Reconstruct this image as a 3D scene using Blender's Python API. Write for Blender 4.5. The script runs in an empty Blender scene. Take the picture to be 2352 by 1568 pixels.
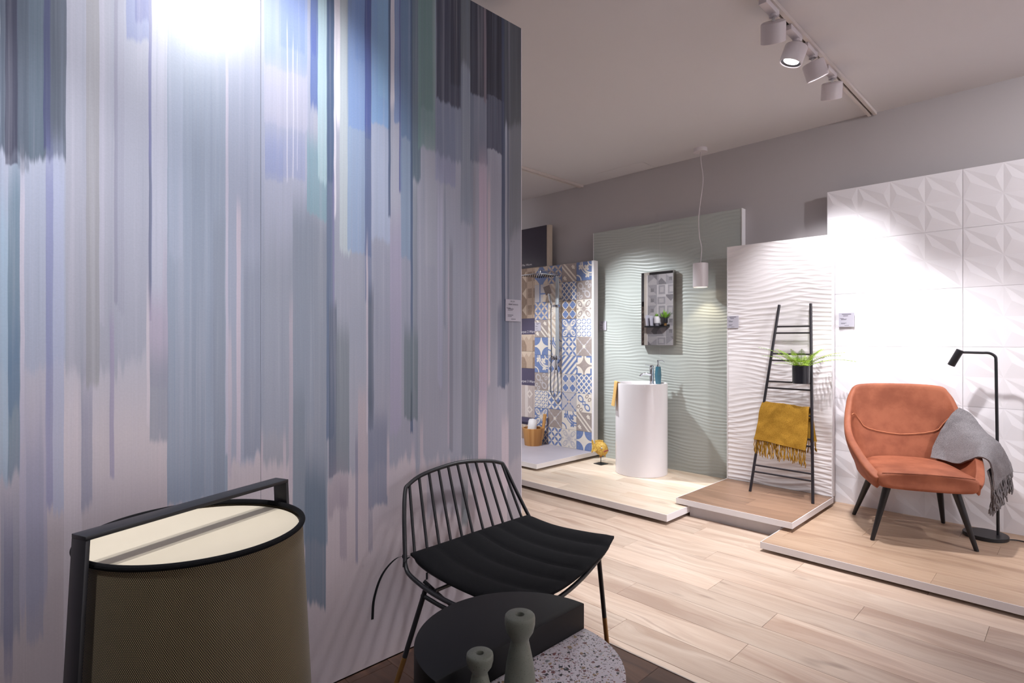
import bpy, bmesh, math, random
import numpy as np
from mathutils import Matrix, Vector, noise as mnoise
random.seed(7)
PI = math.pi
SC = bpy.context.scene
COL = SC.collection

# ------------------------------------------------------------------ camera, world, exposure
cd = bpy.data.cameras.new('camera'); cd.sensor_width = 36.0; cd.lens = 36.0 * 1293 / 2352
cd.clip_start = 0.05; cd.clip_end = 60
cam = bpy.data.objects.new('camera', cd); COL.objects.link(cam)
cam.location = (0, 0, 1.3); cam.rotation_euler = (PI / 2, 0, math.radians(45.4))
SC.camera = cam
SC.cycles.max_bounces = 6; SC.cycles.diffuse_bounces = 4; SC.cycles.glossy_bounces = 3
w = bpy.data.worlds.new('world'); SC.world = w; w.use_nodes = True
w.node_tree.nodes['Background'].inputs[0].default_value = (0.05, 0.05, 0.055, 1)
w.node_tree.nodes['Background'].inputs[1].default_value = 1.0
SC.view_settings.view_transform = 'Standard'; SC.view_settings.look = 'None'
SC.view_settings.gamma = 1; SC.view_settings.use_curve_mapping = False
SC.view_settings.exposure = 0.0
LAMP_RGB = (0.975, 0.972, 1.0)
KEY = 1.0          # master gain of the spot lamps

# ------------------------------------------------------------------ colour + node helpers
def lin(v):
    v /= 255.0
    return v / 12.92 if v <= 0.04045 else ((v + 0.055) / 1.055) ** 2.4
def C(r, g, b, k=1.0): return (lin(r) * k, lin(g) * k, lin(b) * k, 1.0)

class S:
    """a node socket with arithmetic"""
    def __init__(s, nt, o): s.nt, s.o = nt, o
    def m(s, op, *a, clamp=False):
        n = s.nt.nodes.new('ShaderNodeMath'); n.operation = op; n.use_clamp = clamp
        for i, x in enumerate((s,) + a):
            if isinstance(x, S): s.nt.links.new(x.o, n.inputs[i])
            else: n.inputs[i].default_value = x
        return S(s.nt, n.outputs[0])
    def __add__(s, b): return s.m('ADD', b)
    __radd__ = __add__
    def __sub__(s, b): return s.m('SUBTRACT', b)
    def __rsub__(s, b): return (s * -1.0) + b
    def __mul__(s, b): return s.m('MULTIPLY', b)
    __rmul__ = __mul__
    def __truediv__(s, b): return s.m('DIVIDE', b)
    def abs(s): return s.m('ABSOLUTE')
    def sin(s): return s.m('SINE')
    def sqrt(s): return s.m('SQRT')
    def fract(s): return s.m('FRACT')
    def floor(s): return s.m('FLOOR')
    def mod(s, b): return s.m('FLOORED_MODULO', b)
    def min(s, b): return s.m('MINIMUM', b)
    def max(s, b): return s.m('MAXIMUM', b)
    def gt(s, b): return s.m('GREATER_THAN', b)
    def lt(s, b): return s.m('LESS_THAN', b)
    def cl(s): return s.m('ADD', 0.0, clamp=True)
    def step(s, e0, e1):
        n = s.nt.nodes.new('ShaderNodeMapRange'); n.interpolation_type = 'SMOOTHSTEP'
        s.nt.links.new(s.o, n.inputs[0])
        for i, x in ((1, e0), (2, e1)):
            if isinstance(x, S): s.nt.links.new(x.o, n.inputs[i])
            else: n.inputs[i].default_value = x
        n.inputs[3].default_value = 0; n.inputs[4].default_value = 1
        return S(s.nt, n.outputs[0])

def mix(nt, f, a, b):
    n = nt.nodes.new('ShaderNodeMix'); n.data_type = 'RGBA'; n.clamp_factor = True
    for i, x in ((0, f), (6, a), (7, b)):
        if isinstance(x, S): nt.links.new(x.o, n.inputs[i])
        else: n.inputs[i].default_value = x
    return S(nt, n.outputs[2])

def newmat(name, rough=0.5, metal=0.0, spec=0.5):
    m = bpy.data.materials.new(name); m.use_nodes = True
    nt = m.node_tree; b = nt.nodes['Principled BSDF']
    b.inputs['Roughness'].default_value = rough; b.inputs['Metallic'].default_value = metal
    b.inputs['Specular IOR Level'].default_value = spec
    return m, nt, b
def coords(nt, kind='Object'):
    tc = nt.nodes.new('ShaderNodeTexCoord'); sp = nt.nodes.new('ShaderNodeSeparateXYZ')
    nt.links.new(tc.outputs[kind], sp.inputs[0])
    return tuple(S(nt, sp.outputs[i]) for i in range(3))
def comb(nt, x, y, z):
    n = nt.nodes.new('ShaderNodeCombineXYZ')
    for i, q in enumerate((x, y, z)):
        if isinstance(q, S): nt.links.new(q.o, n.inputs[i])
        else: n.inputs[i].default_value = q
    return S(nt, n.outputs[0])
def noise(nt, vec, scale=1.0, detail=2.0, rough=0.5, dist=0.0):
    n = nt.nodes.new('ShaderNodeTexNoise'); n.inputs['Scale'].default_value = scale
    n.inputs['Detail'].default_value = detail; n.inputs['Roughness'].default_value = rough
    n.inputs['Distortion'].default_value = dist
    if vec is not None: nt.links.new(vec.o, n.inputs['Vector'])
    return S(nt, n.outputs['Fac'])
def ramp(nt, f, stops, interp='LINEAR'):
    n = nt.nodes.new('ShaderNodeValToRGB'); cr = n.color_ramp; cr.interpolation = interp
    stops = sorted(stops, key=lambda q: q[0])
    while len(cr.elements) < len(stops): cr.elements.new(0.5)
    for e, (p, c) in zip(cr.elements, stops): e.position = p
    for e, (p, c) in zip(cr.elements, stops): e.color = c
    nt.links.new(f.o, n.inputs[0])
    return S(nt, n.outputs[0]), S(nt, n.outputs[1])
def bump(nt, b, h, strength=0.3, dist=0.01):
    n = nt.nodes.new('ShaderNodeBump'); n.inputs['Strength'].default_value = strength
    n.inputs['Distance'].default_value = dist
    nt.links.new(h.o, n.inputs['Height']); nt.links.new(n.outputs[0], b.inputs['Normal'])
def setc(nt, b, c): nt.links.new(c.o, b.inputs['Base Color'])

def flat(name, col, rough=0.5, metal=0.0, spec=0.5, var=0.06, scale=18.0, bmp=0.0):
    """plain material with slight procedural mottling"""
    m, nt, b = newmat(name, rough, metal, spec)
    x, y, z = coords(nt)
    n = noise(nt, comb(nt, x, y, z), scale, 3.0)
    a = tuple(v * (1 - var) for v in col[:3]) + (1,); c = tuple(min(1, v * (1 + var)) for v in col[:3]) + (1,)
    setc(nt, b, mix(nt, n, a, c))
    if bmp: bump(nt, b, n, bmp, 0.004)
    return m

def wood(name, light, mid, dark, axis=0, rough=0.42, knots=1.0, gloss=0.5):
    m, nt, b = newmat(name, rough, 0, gloss)
    q = list(coords(nt))
    oi = nt.nodes.new('ShaderNodeObjectInfo'); r = S(nt, oi.outputs['Random'])
    a = q[axis]; o = [q[i] for i in range(3) if i != axis]
    sh = r * 37.0
    warp = noise(nt, comb(nt, a * 1.6 + sh, o[0] * 7.0, o[1] * 3.0 + sh), 1.0, 2.0)
    g1 = noise(nt, comb(nt, a * 1.3 + sh, o[0] * 24.0 + warp * 5.0, o[1] * 5.0 + sh), 1.0, 4.0, 0.6)
    g2 = noise(nt, comb(nt, a * 5.0 + sh, o[0] * 210.0 + warp * 9.0, o[1] * 30.0), 1.0, 3.0, 0.6)
    rings = ((o[0] * 95.0 + warp * 26.0 + sh).sin() * 0.5 + 0.5)
    kn = noise(nt, comb(nt, a * 3.0 + sh * 1.7, o[0] * 13.0, sh), 1.0, 1.0).step(0.70, 0.83)
    band = noise(nt, comb(nt, a * 0.7 + sh * 2.3, o[0] * 9.0 + warp * 3.0, sh), 1.0, 2.0).step(0.50, 0.72)
    c = mix(nt, g1.step(0.30, 0.72), mid, light)
    c = mix(nt, band * 0.55, c, dark)
    c = mix(nt, g2.step(0.35, 0.75) * 0.16, c, dark)
    c = mix(nt, rings * 0.10, c, dark)
    stk = noise(nt, comb(nt, a * 0.9 + sh * 3.1, o[0] * 62.0 + warp * 14.0, sh), 1.0, 3.0, 0.6).step(0.60, 0.74)
    c = mix(nt, stk * 0.42, c, tuple(v * 0.8 for v in dark[:3]) + (1,))
    c = mix(nt, kn * (0.55 * knots), c, tuple(v * 0.45 for v in dark[:3]) + (1,))
    hv = nt.nodes.new('ShaderNodeHueSaturation'); nt.links.new(c.o, hv.inputs['Color'])
    nt.links.new((r * 0.22 + 0.89).o, hv.inputs['Value'])
    nt.links.new(hv.outputs[0], b.inputs['Base Color'])
    bump(nt, b, g2, 0.12, 0.002)
    return m

# ------------------------------------------------------------------ mesh + object helpers
MAT = {}
def mw(o): return MAT.get(o.name, Matrix.Identity(4))
def tag(o, label=None, cat=None, group=None, kind=None):
    if label: o['label'] = label
    if cat: o['category'] = cat
    if group: o['group'] = group
    if kind: o['kind'] = kind
    return o
def thing(name, label, cat, loc=(0, 0, 0), rz=0.0, group=None, kind=None):
    o = bpy.data.objects.new(name, None); o.empty_display_size = 0.05; COL.objects.link(o)
    o.location = loc; o.rotation_euler = (0, 0, rz)
    MAT[o.name] = Matrix.Translation(loc) @ Matrix.Rotation(rz, 4, 'Z')
    return tag(o, label, cat, group, kind)

def catmull(pts, n=8, closed=False):
    P = [Vector(p) for p in pts]; out = []
    N = len(P); rng = range(N if closed else N - 1)
    for i in rng:
        p1, p2 = P[i], P[(i + 1) % N]
        p0 = P[(i - 1) % N] if (closed or i > 0) else p1 * 2 - p2
        p3 = P[(i + 2) % N] if (closed or i + 2 < N) else p2 * 2 - p1
        for k in range(n):
            t = k / n
            out.append(0.5 * ((2 * p1) + (p2 - p0) * t + (2 * p0 - 5 * p1 + 4 * p2 - p3) * t * t + (3 * p1 - p0 - 3 * p2 + p3) * t ** 3))
    if not closed: out.append(P[-1])
    return out

class MB:
    def __init__(s): s.v = []; s.f = []
    def add(s, v, f):
        b = len(s.v); s.v += [tuple(p) for p in v]; s.f += [tuple(b + i for i in q) for q in f]; return s
    def box(s, lo, hi, M=None):
        x0, y0, z0 = lo; x1, y1, z1 = hi
        v = [Vector(p) for p in ((x0, y0, z0), (x1, y0, z0), (x1, y1, z0), (x0, y1, z0), (x0, y0, z1), (x1, y0, z1), (x1, y1, z1), (x0, y1, z1))]
        if M: v = [M @ p for p in v]
        return s.add(v, [(0, 3, 2, 1), (4, 5, 6, 7), (0, 1, 5, 4), (1, 2, 6, 5), (2, 3, 7, 6), (3, 0, 4, 7)])
    def bar(s, p0, p1, wx, wy, up=(0, 0, 1)):
        p0, p1 = Vector(p0), Vector(p1); d = (p1 - p0); L = d.length; d.normalize()
        sx = d.cross(Vector(up))
        if sx.length < 1e-4: sx = d.cross(Vector((1, 0, 0)))
        sx.normalize(); sy = sx.cross(d)
        M = Matrix((( sx.x, sy.x, d.x, p0.x), (sx.y, sy.y, d.y, p0.y), (sx.z, sy.z, d.z, p0.z), (0, 0, 0, 1)))
        return s.box((-wx / 2, -wy / 2, 0), (wx / 2, wy / 2, L), M)
    def tube(s, pts, r, n=10, closed=False, caps=True):
        P = [Vector(p) for p in pts]; N = len(P)
        R = r if isinstance(r, (list, tuple)) else [r] * N
        up = None; rings = []
        for i, p in enumerate(P):
            if closed: d = P[(i + 1) % N] - P[i - 1]
            else: d = P[min(i + 1, N - 1)] - P[max(i - 1, 0)]
            d.normalize()
            if up is None:
                up = Vector((0, 0, 1)) if abs(d.z) < 0.9 else Vector((1, 0, 0))
            x = d.cross(up); x.normalize(); up = x.cross(d); up.normalize()
            rings.append([p + (x * math.cos(2 * PI * k / n) + up * math.sin(2 * PI * k / n)) * R[i] for k in range(n)])
        v = [q for g in rings for q in g]; f = []
        for i in range(N if closed else N - 1):
            j = (i + 1) % N
            for k in range(n): f.append((i * n + k, i * n + (k + 1) % n, j * n + (k + 1) % n, j * n + k))
        if caps and not closed:
            f.append(tuple(range(n))[::-1]); f.append(tuple((N - 1) * n + k for k in range(n)))
        return s.add(v, f)
    def lathe(s, prof, n=32, c=(0, 0, 0), M=None, capb=True, capt=True, sx=1.0, sy=1.0):
        v = []
        for r, z in prof:
            for k in range(n):
                a = 2 * PI * k / n
                p = Vector((c[0] + r * math.cos(a) * sx, c[1] + r * math.sin(a) * sy, c[2] + z))
                v.append(M @ p if M else p)
        f = []
        for i in range(len(prof) - 1):
            for k in range(n): f.append((i * n + k, i * n + (k + 1) % n, (i + 1) * n + (k + 1) % n, (i + 1) * n + k))
        if capb: f.append(tuple(range(n))[::-1])
        if capt: f.append(tuple((len(prof) - 1) * n + k for k in range(n)))
        return s.add(v, f)
    def prism(s, poly, z0, z1):
        n = len(poly)
        v = [(x, y, z0) for x, y in poly] + [(x, y, z1) for x, y in poly]
        f = [tuple(range(n))[::-1], tuple(n + k for k in range(n))] + [(k, (k + 1) % n, n + (k + 1) % n, n + k) for k in range(n)]
        return s.add(v, f)
    def grid(s, rows, closed_u=False):
        R = len(rows); n = len(rows[0]); v = [p for r in rows for p in r]; f = []
        for i in range(R - 1):
            for k in range(n if closed_u else n - 1):
                f.append((i * n + k, i * n + (k + 1) % n, (i + 1) * n + (k + 1) % n, (i + 1) * n + k))
        return s.add(v, f)
    def mesh(s, name, mat, smooth=None, bevel=0.0, seg=2, recalc=True, inv=None, ang=35):
        bm = bmesh.new()
        vs = [bm.verts.new(inv @ Vector(p) if inv else p) for p in s.v]
        for q in s.f:
            try: bm.faces.new([vs[i] for i in q])
            except ValueError: pass
        if recalc: bmesh.ops.recalc_face_normals(bm, faces=bm.faces)
        if bevel:
            es = [e for e in bm.edges if len(e.link_faces) == 2 and e.calc_face_angle(0) > math.radians(40)]
            bmesh.ops.bevel(bm, geom=es, offset=bevel, segments=seg, profile=0.5, affect='EDGES', clamp_overlap=True)
        me = bpy.data.meshes.new(name); bm.to_mesh(me); bm.free()
        if mat: me.materials.append(mat)
        if smooth or (smooth is None and bevel):
            for p in me.polygons: p.use_smooth = True
            if hasattr(me, 'set_sharp_from_angle'): me.set_sharp_from_angle(angle=math.radians(ang))
        return me
    def build(s, name, mat, parent=None, smooth=None, bevel=0.0, seg=2, world=False, recalc=True, loc=None, ang=35, label=None, kind=None):
        inv = mw(parent).inverted() if (parent and world) else None
        me = s.mesh(name, mat, smooth, bevel, seg, recalc, inv, ang)
        return put(name, me, parent, loc, label=label, kind=kind)
def put(name, me, parent=None, loc=None, rot=None, label=None, kind=None):
    o = bpy.data.objects.new(name, me); COL.objects.link(o)
    if parent: o.parent = parent
    if loc: o.location = loc
    if rot: o.rotation_euler = rot
    MAT[o.name] = (mw(parent) if parent else Matrix.Identity(4)) @ Matrix.Translation(loc or (0, 0, 0))
    return tag(o, label=label, kind=kind)
def struct(mb, name, mat, **k):
    o = mb.build(name, mat, **k); o['kind'] = 'structure'; return o
def text(name, body, size, mat, parent, M):
    cu = bpy.data.curves.new(name, 'FONT'); cu.body = body; cu.size = size; cu.align_x = 'LEFT'; cu.resolution_u = 2
    t = bpy.data.objects.new(name, cu)
    me = bpy.data.meshes.new_from_object(t); bpy.data.objects.remove(t)
    me.name = name; me.transform(M); me.materials.clear(); me.materials.append(mat)
    return put(name, me, parent)
def ssub(o, lv=2):
    m = o.modifiers.new('subsurf', 'SUBSURF'); m.levels = lv; m.render_levels = lv; return o

# ------------------------------------------------------------------ photo geometry: pixel of the flat mural print -> place on its wall
F_ = 1293.0; A_ = math.radians(45.4); s_, c_ = math.sin(A_), math.cos(A_)
XM = -2.0                                    # face of the mural wall
def mural_y(px):
    r = (px - 1176) / F_; t = XM / (-s_ + c_ * r); return t * (c_ + s_ * r)
def mural_z(px, py):
    r = (px - 1176) / F_; t = XM / (-s_ + c_ * r); return 1.3 + (784 - py) * t / F_

# ------------------------------------------------------------------ shared materials
m_white = flat('matt_white_paint', C(228, 224, 226), 0.55, var=0.02)
m_edge = flat('pale_grey_edging', C(230, 226, 228), 0.5, var=0.015)
m_black = flat('black_powder_coat', C(30, 30, 34), 0.38, var=0.1, spec=0.45)
m_blackfab = flat('black_fabric', C(17, 17, 20), 0.9, var=0.25, scale=300, spec=0.2, bmp=0.3)
m_chrome = flat('chrome', C(205, 208, 214), 0.09, 1.0, var=0.02)
m_darkgap = flat('dark_plinth', C(34, 32, 32), 0.8)
m_card = flat('info_card_stock', C(184, 180, 192), 0.55, var=0.01)
m_ink = flat('grey_print', C(70, 66, 78), 0.7)
m_brass = flat('brushed_brass', C(150, 112, 66), 0.35, 0.7)

# ------------------------------------------------------------------ STRUCTURE
WALLY = 4.95; CEIL = 3.03
m_wall = flat('grey_wall_paint', C(182, 176, 177), 0.6, var=0.015, scale=3)
m_ceil = flat('ceiling_paint', C(210, 206, 208), 0.8, var=0.012, scale=2)
m_offwall = flat('plain_wall_paint', C(226, 222, 224), 0.8, var=0.02)
X0, X1, Y0 = -8.0, 3.2, -4.0
struct(MB().box((X0, Y0, -0.12), (X1, WALLY + 0.1, -0.012)), 'floor', flat('floor_screed', C(70, 55, 46), 0.9))
FLOOR = bpy.data.objects['floor']
struct(MB().box((X0, Y0, CEIL), (X1, WALLY + 0.1, CEIL + 0.1)), 'ceiling', m_ceil)
struct(MB().box((X0, WALLY, 0), (X1, WALLY + 0.1, CEIL)), 'wall_back', m_wall)
struct(MB().box((X0 - 0.1, Y0, 0), (X0, WALLY + 0.1, CEIL)), 'wall_left', m_offwall)
struct(MB().box((X1, Y0, 0), (X1 + 0.1, WALLY + 0.1, CEIL)), 'wall_right', m_offwall)
struct(MB().box((X0, Y0 - 0.1, 0), (X1, Y0, CEIL)), 'wall_front', m_offwall)
struct(MB().box((-2.16, Y0, 0), (XM - 0.016, 2.033, 2.882)), 'wall_mural', m_edge)

# floor planks: light oak beyond the strip, dark wood on the near side
oak = wood('light_oak', C(216, 197, 180), C(198, 174, 155), C(156, 124, 106))
walnut = wood('dark_brown_wood', C(92, 66, 54), C(74, 52, 43), C(46, 32, 28), rough=0.35)
_cache = {}
def plank_mesh(L, W, mat, th=0.012, bev=0.0012):
    k = (round(L, 3), round(W, 3), mat.name, th)
    if k not in _cache:
        _cache[k] = MB().box((-L / 2, -W / 2, -th), (L / 2, W / 2, 0)).mesh('plank', mat, smooth=False, bevel=bev, seg=1)
    return _cache[k]
def lay(parent, x0, x1, y0, y1, rows, offs, L, mat, z=0.0, gap=0.0011, th=0.012, name='plank'):
    """rows: list of y boundaries; offs: one joint position for each row"""
    for i in range(len(rows) - 1):
        a, b = max(rows[i], y0), min(rows[i + 1], y1)
        if b - a < 0.004: continue
        j = offs[i % len(offs)]
        while j > x0: j -= L
        while j < x1:
            l, r = max(j, x0), min(j + L, x1)
            if r - l > 0.01:
                put(name, plank_mesh(r - l - gap, b - a - gap, mat, th), parent, ((l + r) / 2, (a + b) / 2, z))
            j += L
rows = [2.006, 2.049] + [2.049 + 0.187 * k for k in range(1, 17)]
offs = [-0.9, -1.50, -2.30, -1.69, -1.027, -1.38, -0.753, -0.30, -1.15, -1.85, -0.60, -1.45]
lay(FLOOR, -5.6, 2.0, 2.006, 4.05, rows, offs, 1.29, oak)
rows_d = [2.0 - 0.187 * k for k in range(22)][::-1]
lay(FLOOR, -2.0, 2.0, -1.2, 2.0, rows_d, [0.1, 0.62, -0.35, 0.9, -0.1], 1.29, walnut)
struct(MB().box((-5.6, -4, -0.012), (-2.16, 2.0, 0)), 'trim_2', flat('grey_tile_floor', C(120, 112, 108), 0.5))
struct(MB().box((-2.0, 2.0, -0.012), (2.0, 2.006, 0.0025)), 'trim_1', flat('aluminium_strip', C(190, 180, 172), 0.35, 0.6))

# ------------------------------------------------------------------ mural print
T = -200                                   # runs to the top
K = [  # x0, x1, y top, y bottom, rgb, alpha, rag
 # washes first
 (0, 152, 330, 860, (158, 168, 192), .75, .10), (150, 270, T, 880, (158, 160, 176), .8, .12), (262, 345, T, 845, (156, 160, 178), .75, .14),
 (345, 386, T, 740, (172, 176, 196), .7, .05), (384, 523, T, 1165, (138, 152, 174), .9, .06), (523, 604, T, 1065, (146, 156, 180), .8, .10),
 (598, 720, T, 1010, (160, 168, 194), .6, .12), (600, 672, 560, 1080, (138, 146, 162), .7, .12), (672, 752, 480, 1260, (128, 140, 158), .85, .08),
 (752, 860, 480, 1100, (146, 154, 174), .65, .10), (845, 960, 520, 1075, (140, 146, 168), .75, .12), (955, 1090, 420, 1075, (146, 150, 168), .8, .15),
 (1080, 1197, 330, 1080, (142, 142, 158), .7, .12), (1165, 1197, T, 1300, (128, 128, 138), .6, .05),
 # left end
 (0, 20, 470, 1120, (150, 180, 204), .7, .10), (18, 46, 378, 1110, (92, 124, 144), .75, .10), (18, 44, 740, 960, (78, 112, 150), .5, .1),
 (0, 152, T, 372, (78, 90, 108), .92, .07), (12, 40, T, 380, (52, 52, 76), .75, .02), (40, 66, T, 398, (74, 88, 104), .5, .06),
 (66, 100, T, 372, (88, 108, 124), .55, .07), (100, 116, T, 352, (56, 62, 108), .7, .05), (116, 150, T, 340, (76, 84, 98), .5, .06),
 (46, 56, 390, 1010, (196, 190, 206), .75, .10), (105, 122, 352, 1185, (118, 124, 176), .65, .10), (122, 146, 380, 1210, (164, 172, 202), .7, .1),
 (0, 45, 1100, 1500, (128, 134, 160), .6, .15), (45, 108, 900, 1420, (156, 156, 186), .6, .2), (8, 30, 1180, 1568, (110, 112, 150), .45, .15),
 (60, 100, 1000, 1480, (150, 150, 176), .6, .1), (146, 188, 905, 1600, (204, 194, 204), .8, .08), (186, 212, 870, 1178, (146, 146, 170), .8, .10),
 (198, 228, T, 900, (146, 146, 150), .7, .08), (228, 240, T, 760, (172, 172, 190), .6, .06), (262, 270, T, 700, (132, 134, 156), .7, .05),
 (270, 285, T, 720, (150, 152, 172), .6, .05), (290, 341, T, 102, (106, 122, 174), .7, .06), (310, 341, T, 60, (78, 86, 150), .6, .06),
 (252, 262, 730, 1105, (154, 146, 176), .8, .05), (341, 348, T, 742, (96, 102, 152), .85, .02), (341, 347, 380, 720, (100, 110, 118), .5, .02),
 (336, 343, 690, 1000, (208, 198, 208), .8, .08), (343, 385, 690, 900, (172, 160, 184), .75, .05), (343, 386, 820, 1025, (140, 146, 164), .8, .06),
 (364, 369, 1010, 1150, (200, 188, 196), .8, .04), (374, 384, 560, 740, (176, 170, 190), .6, .05),
 (518, 524, 150, 1060, (192, 186, 204), .75, .06), (388, 420, 180, 620, (160, 170, 194), .4, .1), (440, 470, 300, 1160, (126, 140, 160), .35, .08), (490, 516, 500, 1150, (120, 130, 146), .4, .06),
 (543, 553, 470, 1066, (198, 186, 200), .8, .05), (524, 532, 760, 1100, (186, 176, 190), .8, .06), (560, 598, 600, 1050, (120, 130, 148), .45, .06),
 # centre
 (606, 706, T, 168, (134, 156, 206), .85, .04), (640, 700, T, 120, (110, 138, 196), .5, .05), (606, 706, 160, 300, (178, 180, 202), .8, .05),
 (608, 700, 300, 412, (148, 158, 196), .75, .05), (608, 650, 330, 420, (132, 146, 192), .5, .04), (658, 661, 60, 420, (206, 206, 220), .7, .05), (672, 675, 100, 420, (206, 206, 220), .6, .05), (682, 684, 120, 400, (206, 206, 220), .5, .05),
 (705, 752, 330, 505, (124, 162, 178), .85, .05), (713, 731, T, 275, (80, 108, 172), .9, .12), (730, 752, T, 420, (168, 198, 208), .85, .08), (716, 726, 60, 140, (70, 92, 170), .6, .06),
 (780, 806, T, 600, (186, 200, 206), .8, .10), (798, 842, T, 585, (138, 164, 200), .85, .05), (800, 842, T, 300, (116, 150, 206), .75, .03), (815, 840, T, 150, (96, 136, 200), .4, .08),
 (852, 896, T, 560, (160, 176, 206), .7, .08), (852, 896, T, 292, (116, 160, 210), .9, .04), (868, 890, T, 230, (128, 176, 214), .5, .05),
 (838, 853, T, 700, (112, 124, 158), .8, .08), (838, 852, T, 320, (66, 88, 160), .9, .02), (838, 852, 300, 590, (90, 108, 150), .8, .03),
 (750, 768, T, 1010, (84, 106, 140), .9, .06), (752, 766, T, 420, (66, 92, 128), .7, .06), (767, 781, T, 330, (232, 228, 238), .95, .20), (767, 772, 250, 520, (224, 220, 232), .8, .1), (764, 768, 400, 760, (120, 116, 168), .6, .06),
 (905, 922, T, 285, (104, 134, 184), .85, .04), (896, 906, T, 250, (210, 208, 220), .9, .16), (892, 897, T, 500, (64, 84, 120), .85, .05), (917, 923, T, 450, (74, 88, 152), .85, .06),
 (920, 946, T, 600, (122, 148, 178), .85, .05), (921, 945, T, 325, (92, 126, 166), .8, .05), (943, 948, T, 1000, (64, 88, 124), .85, .05), (947, 966, T, 420, (84, 110, 128), .85, .08),
 (960, 1001, T, 350, (112, 146, 148), .9, .06), (966, 996, T, 260, (96, 130, 128), .5, .06), (975, 1000, 330, 620, (160, 164, 178), .5, .08), (896, 922, 500, 1000, (166, 158, 188), .6, .12), (948, 958, 420, 900, (124, 136, 146), .6, .08),
 # dark right end
 (1000, 1046, 230, 428, (142, 148, 180), .85, .05), (1000, 1062, T, 372, (112, 126, 152), .75, .08), (1002, 1060, T, 244, (54, 60, 82), .92, .05), (1035, 1062, T, 200, (38, 42, 58), .6, .06),
 (1058, 1088, T, 520, (124, 136, 154), .75, .08), (1058, 1082, T, 160, (84, 90, 96), .7, .12), (1080, 1120, T, 380, (92, 102, 124), .7, .06), (1080, 1122, T, 225, (42, 46, 64), .92, .04),
 (1118, 1156, T, 350, (62, 68, 92), .9, .03), (1118, 1158, T, 226, (32, 36, 52), .9, .02), (1111, 1117, T, 240, (122, 110, 122), .8, .05), (1152, 1160, T, 890, (52, 68, 100), .9, .05), (1165, 1169, T, 880, (60, 74, 102), .8, .06),
 (1158, 1197, T, 300, (54, 62, 72), .85, .12), (1170, 1197, 200, 560, (92, 98, 104), .6, .2), (1100, 1118, 370, 1060, (190, 168, 188), .7, .10), (1120, 1126, 420, 900, (206, 184, 192), .7, .10), (1086, 1092, 380, 900, (140, 140, 150), .6, .1), (1019, 1024, 420, 760, (120, 132, 150), .6, .1),
 (1028, 1040, 600, 1040, (186, 170, 186), .5, .1), (1005, 1016, 430, 900, (172, 172, 196), .6, .1),
 # lower strokes
 (700, 748, 1080, 1402, (96, 112, 132), .85, .08), (755, 773, 700, 1097, (82, 96, 120), .85, .03), (772, 802, 760, 1095, (114, 126, 136), .75, .06), (754, 800, 1080, 1190, (150, 138, 152), .6, .1),
 (664, 673, 700, 1140, (184, 172, 186), .7, .08), (650, 657, 1000, 1110, (200, 186, 196), .8, .06), (598, 604, 1000, 1100, (200, 186, 196), .8, .06), (674, 700, 900, 1250, (116, 128, 142), .5, .06), (780, 796, 1150, 1300, (146, 134, 150), .5, .08), (816, 822, 1000, 1300, (128, 126, 150), .7, .06),
 (822, 845, 900, 1200, (188, 172, 180), .75, .06), (841, 845, 560, 1000, (206, 194, 204), .8, .08), (846, 858, 660, 990, (76, 90, 112), .8, .05), (846, 890, 960, 1168, (122, 128, 152), .8, .06), (846, 856, 1150, 1270, (140, 136, 154), .6, .06),
 (928, 960, 760, 968, (106, 122, 132), .8, .05), (943, 946, 900, 970, (70, 84, 100), .8, .02), (888, 894, 1000, 1140, (196, 180, 188), .7, .05), (945, 952, 1030, 1120, (198, 182, 190), .8, .06), (965, 972, 980, 1100, (196, 182, 190), .7, .06),
 (1032, 1040, 560, 1040, (118, 126, 138), .7, .05), (1060, 1086, 760, 1060, (122, 128, 140), .75, .1), (1090, 1100, 850, 1060, (122, 128, 142), .6, .1), (1098, 1116, 930, 1180, (198, 178, 186), .8, .06), (1143, 1166, 700, 888, (86, 98, 122), .75, .04), (1152, 1168, 960, 1120, (196, 178, 186), .7, .05),
 (1060, 1075, 1100, 1215, (104, 118, 124), .75, .08), (980, 1060, 1080, 1190, (142, 142, 158), .5, .08),
]
ST = []
for (a, bb, yt, yb, rgb, al, rag) in K:
    cx = (a + bb) / 2
    ST.append((mural_y(a), mural_y(bb), mural_z(cx, yb), 3.4 if yt == T else mural_z(cx, yt), C(*rgb), al, rag))
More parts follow.
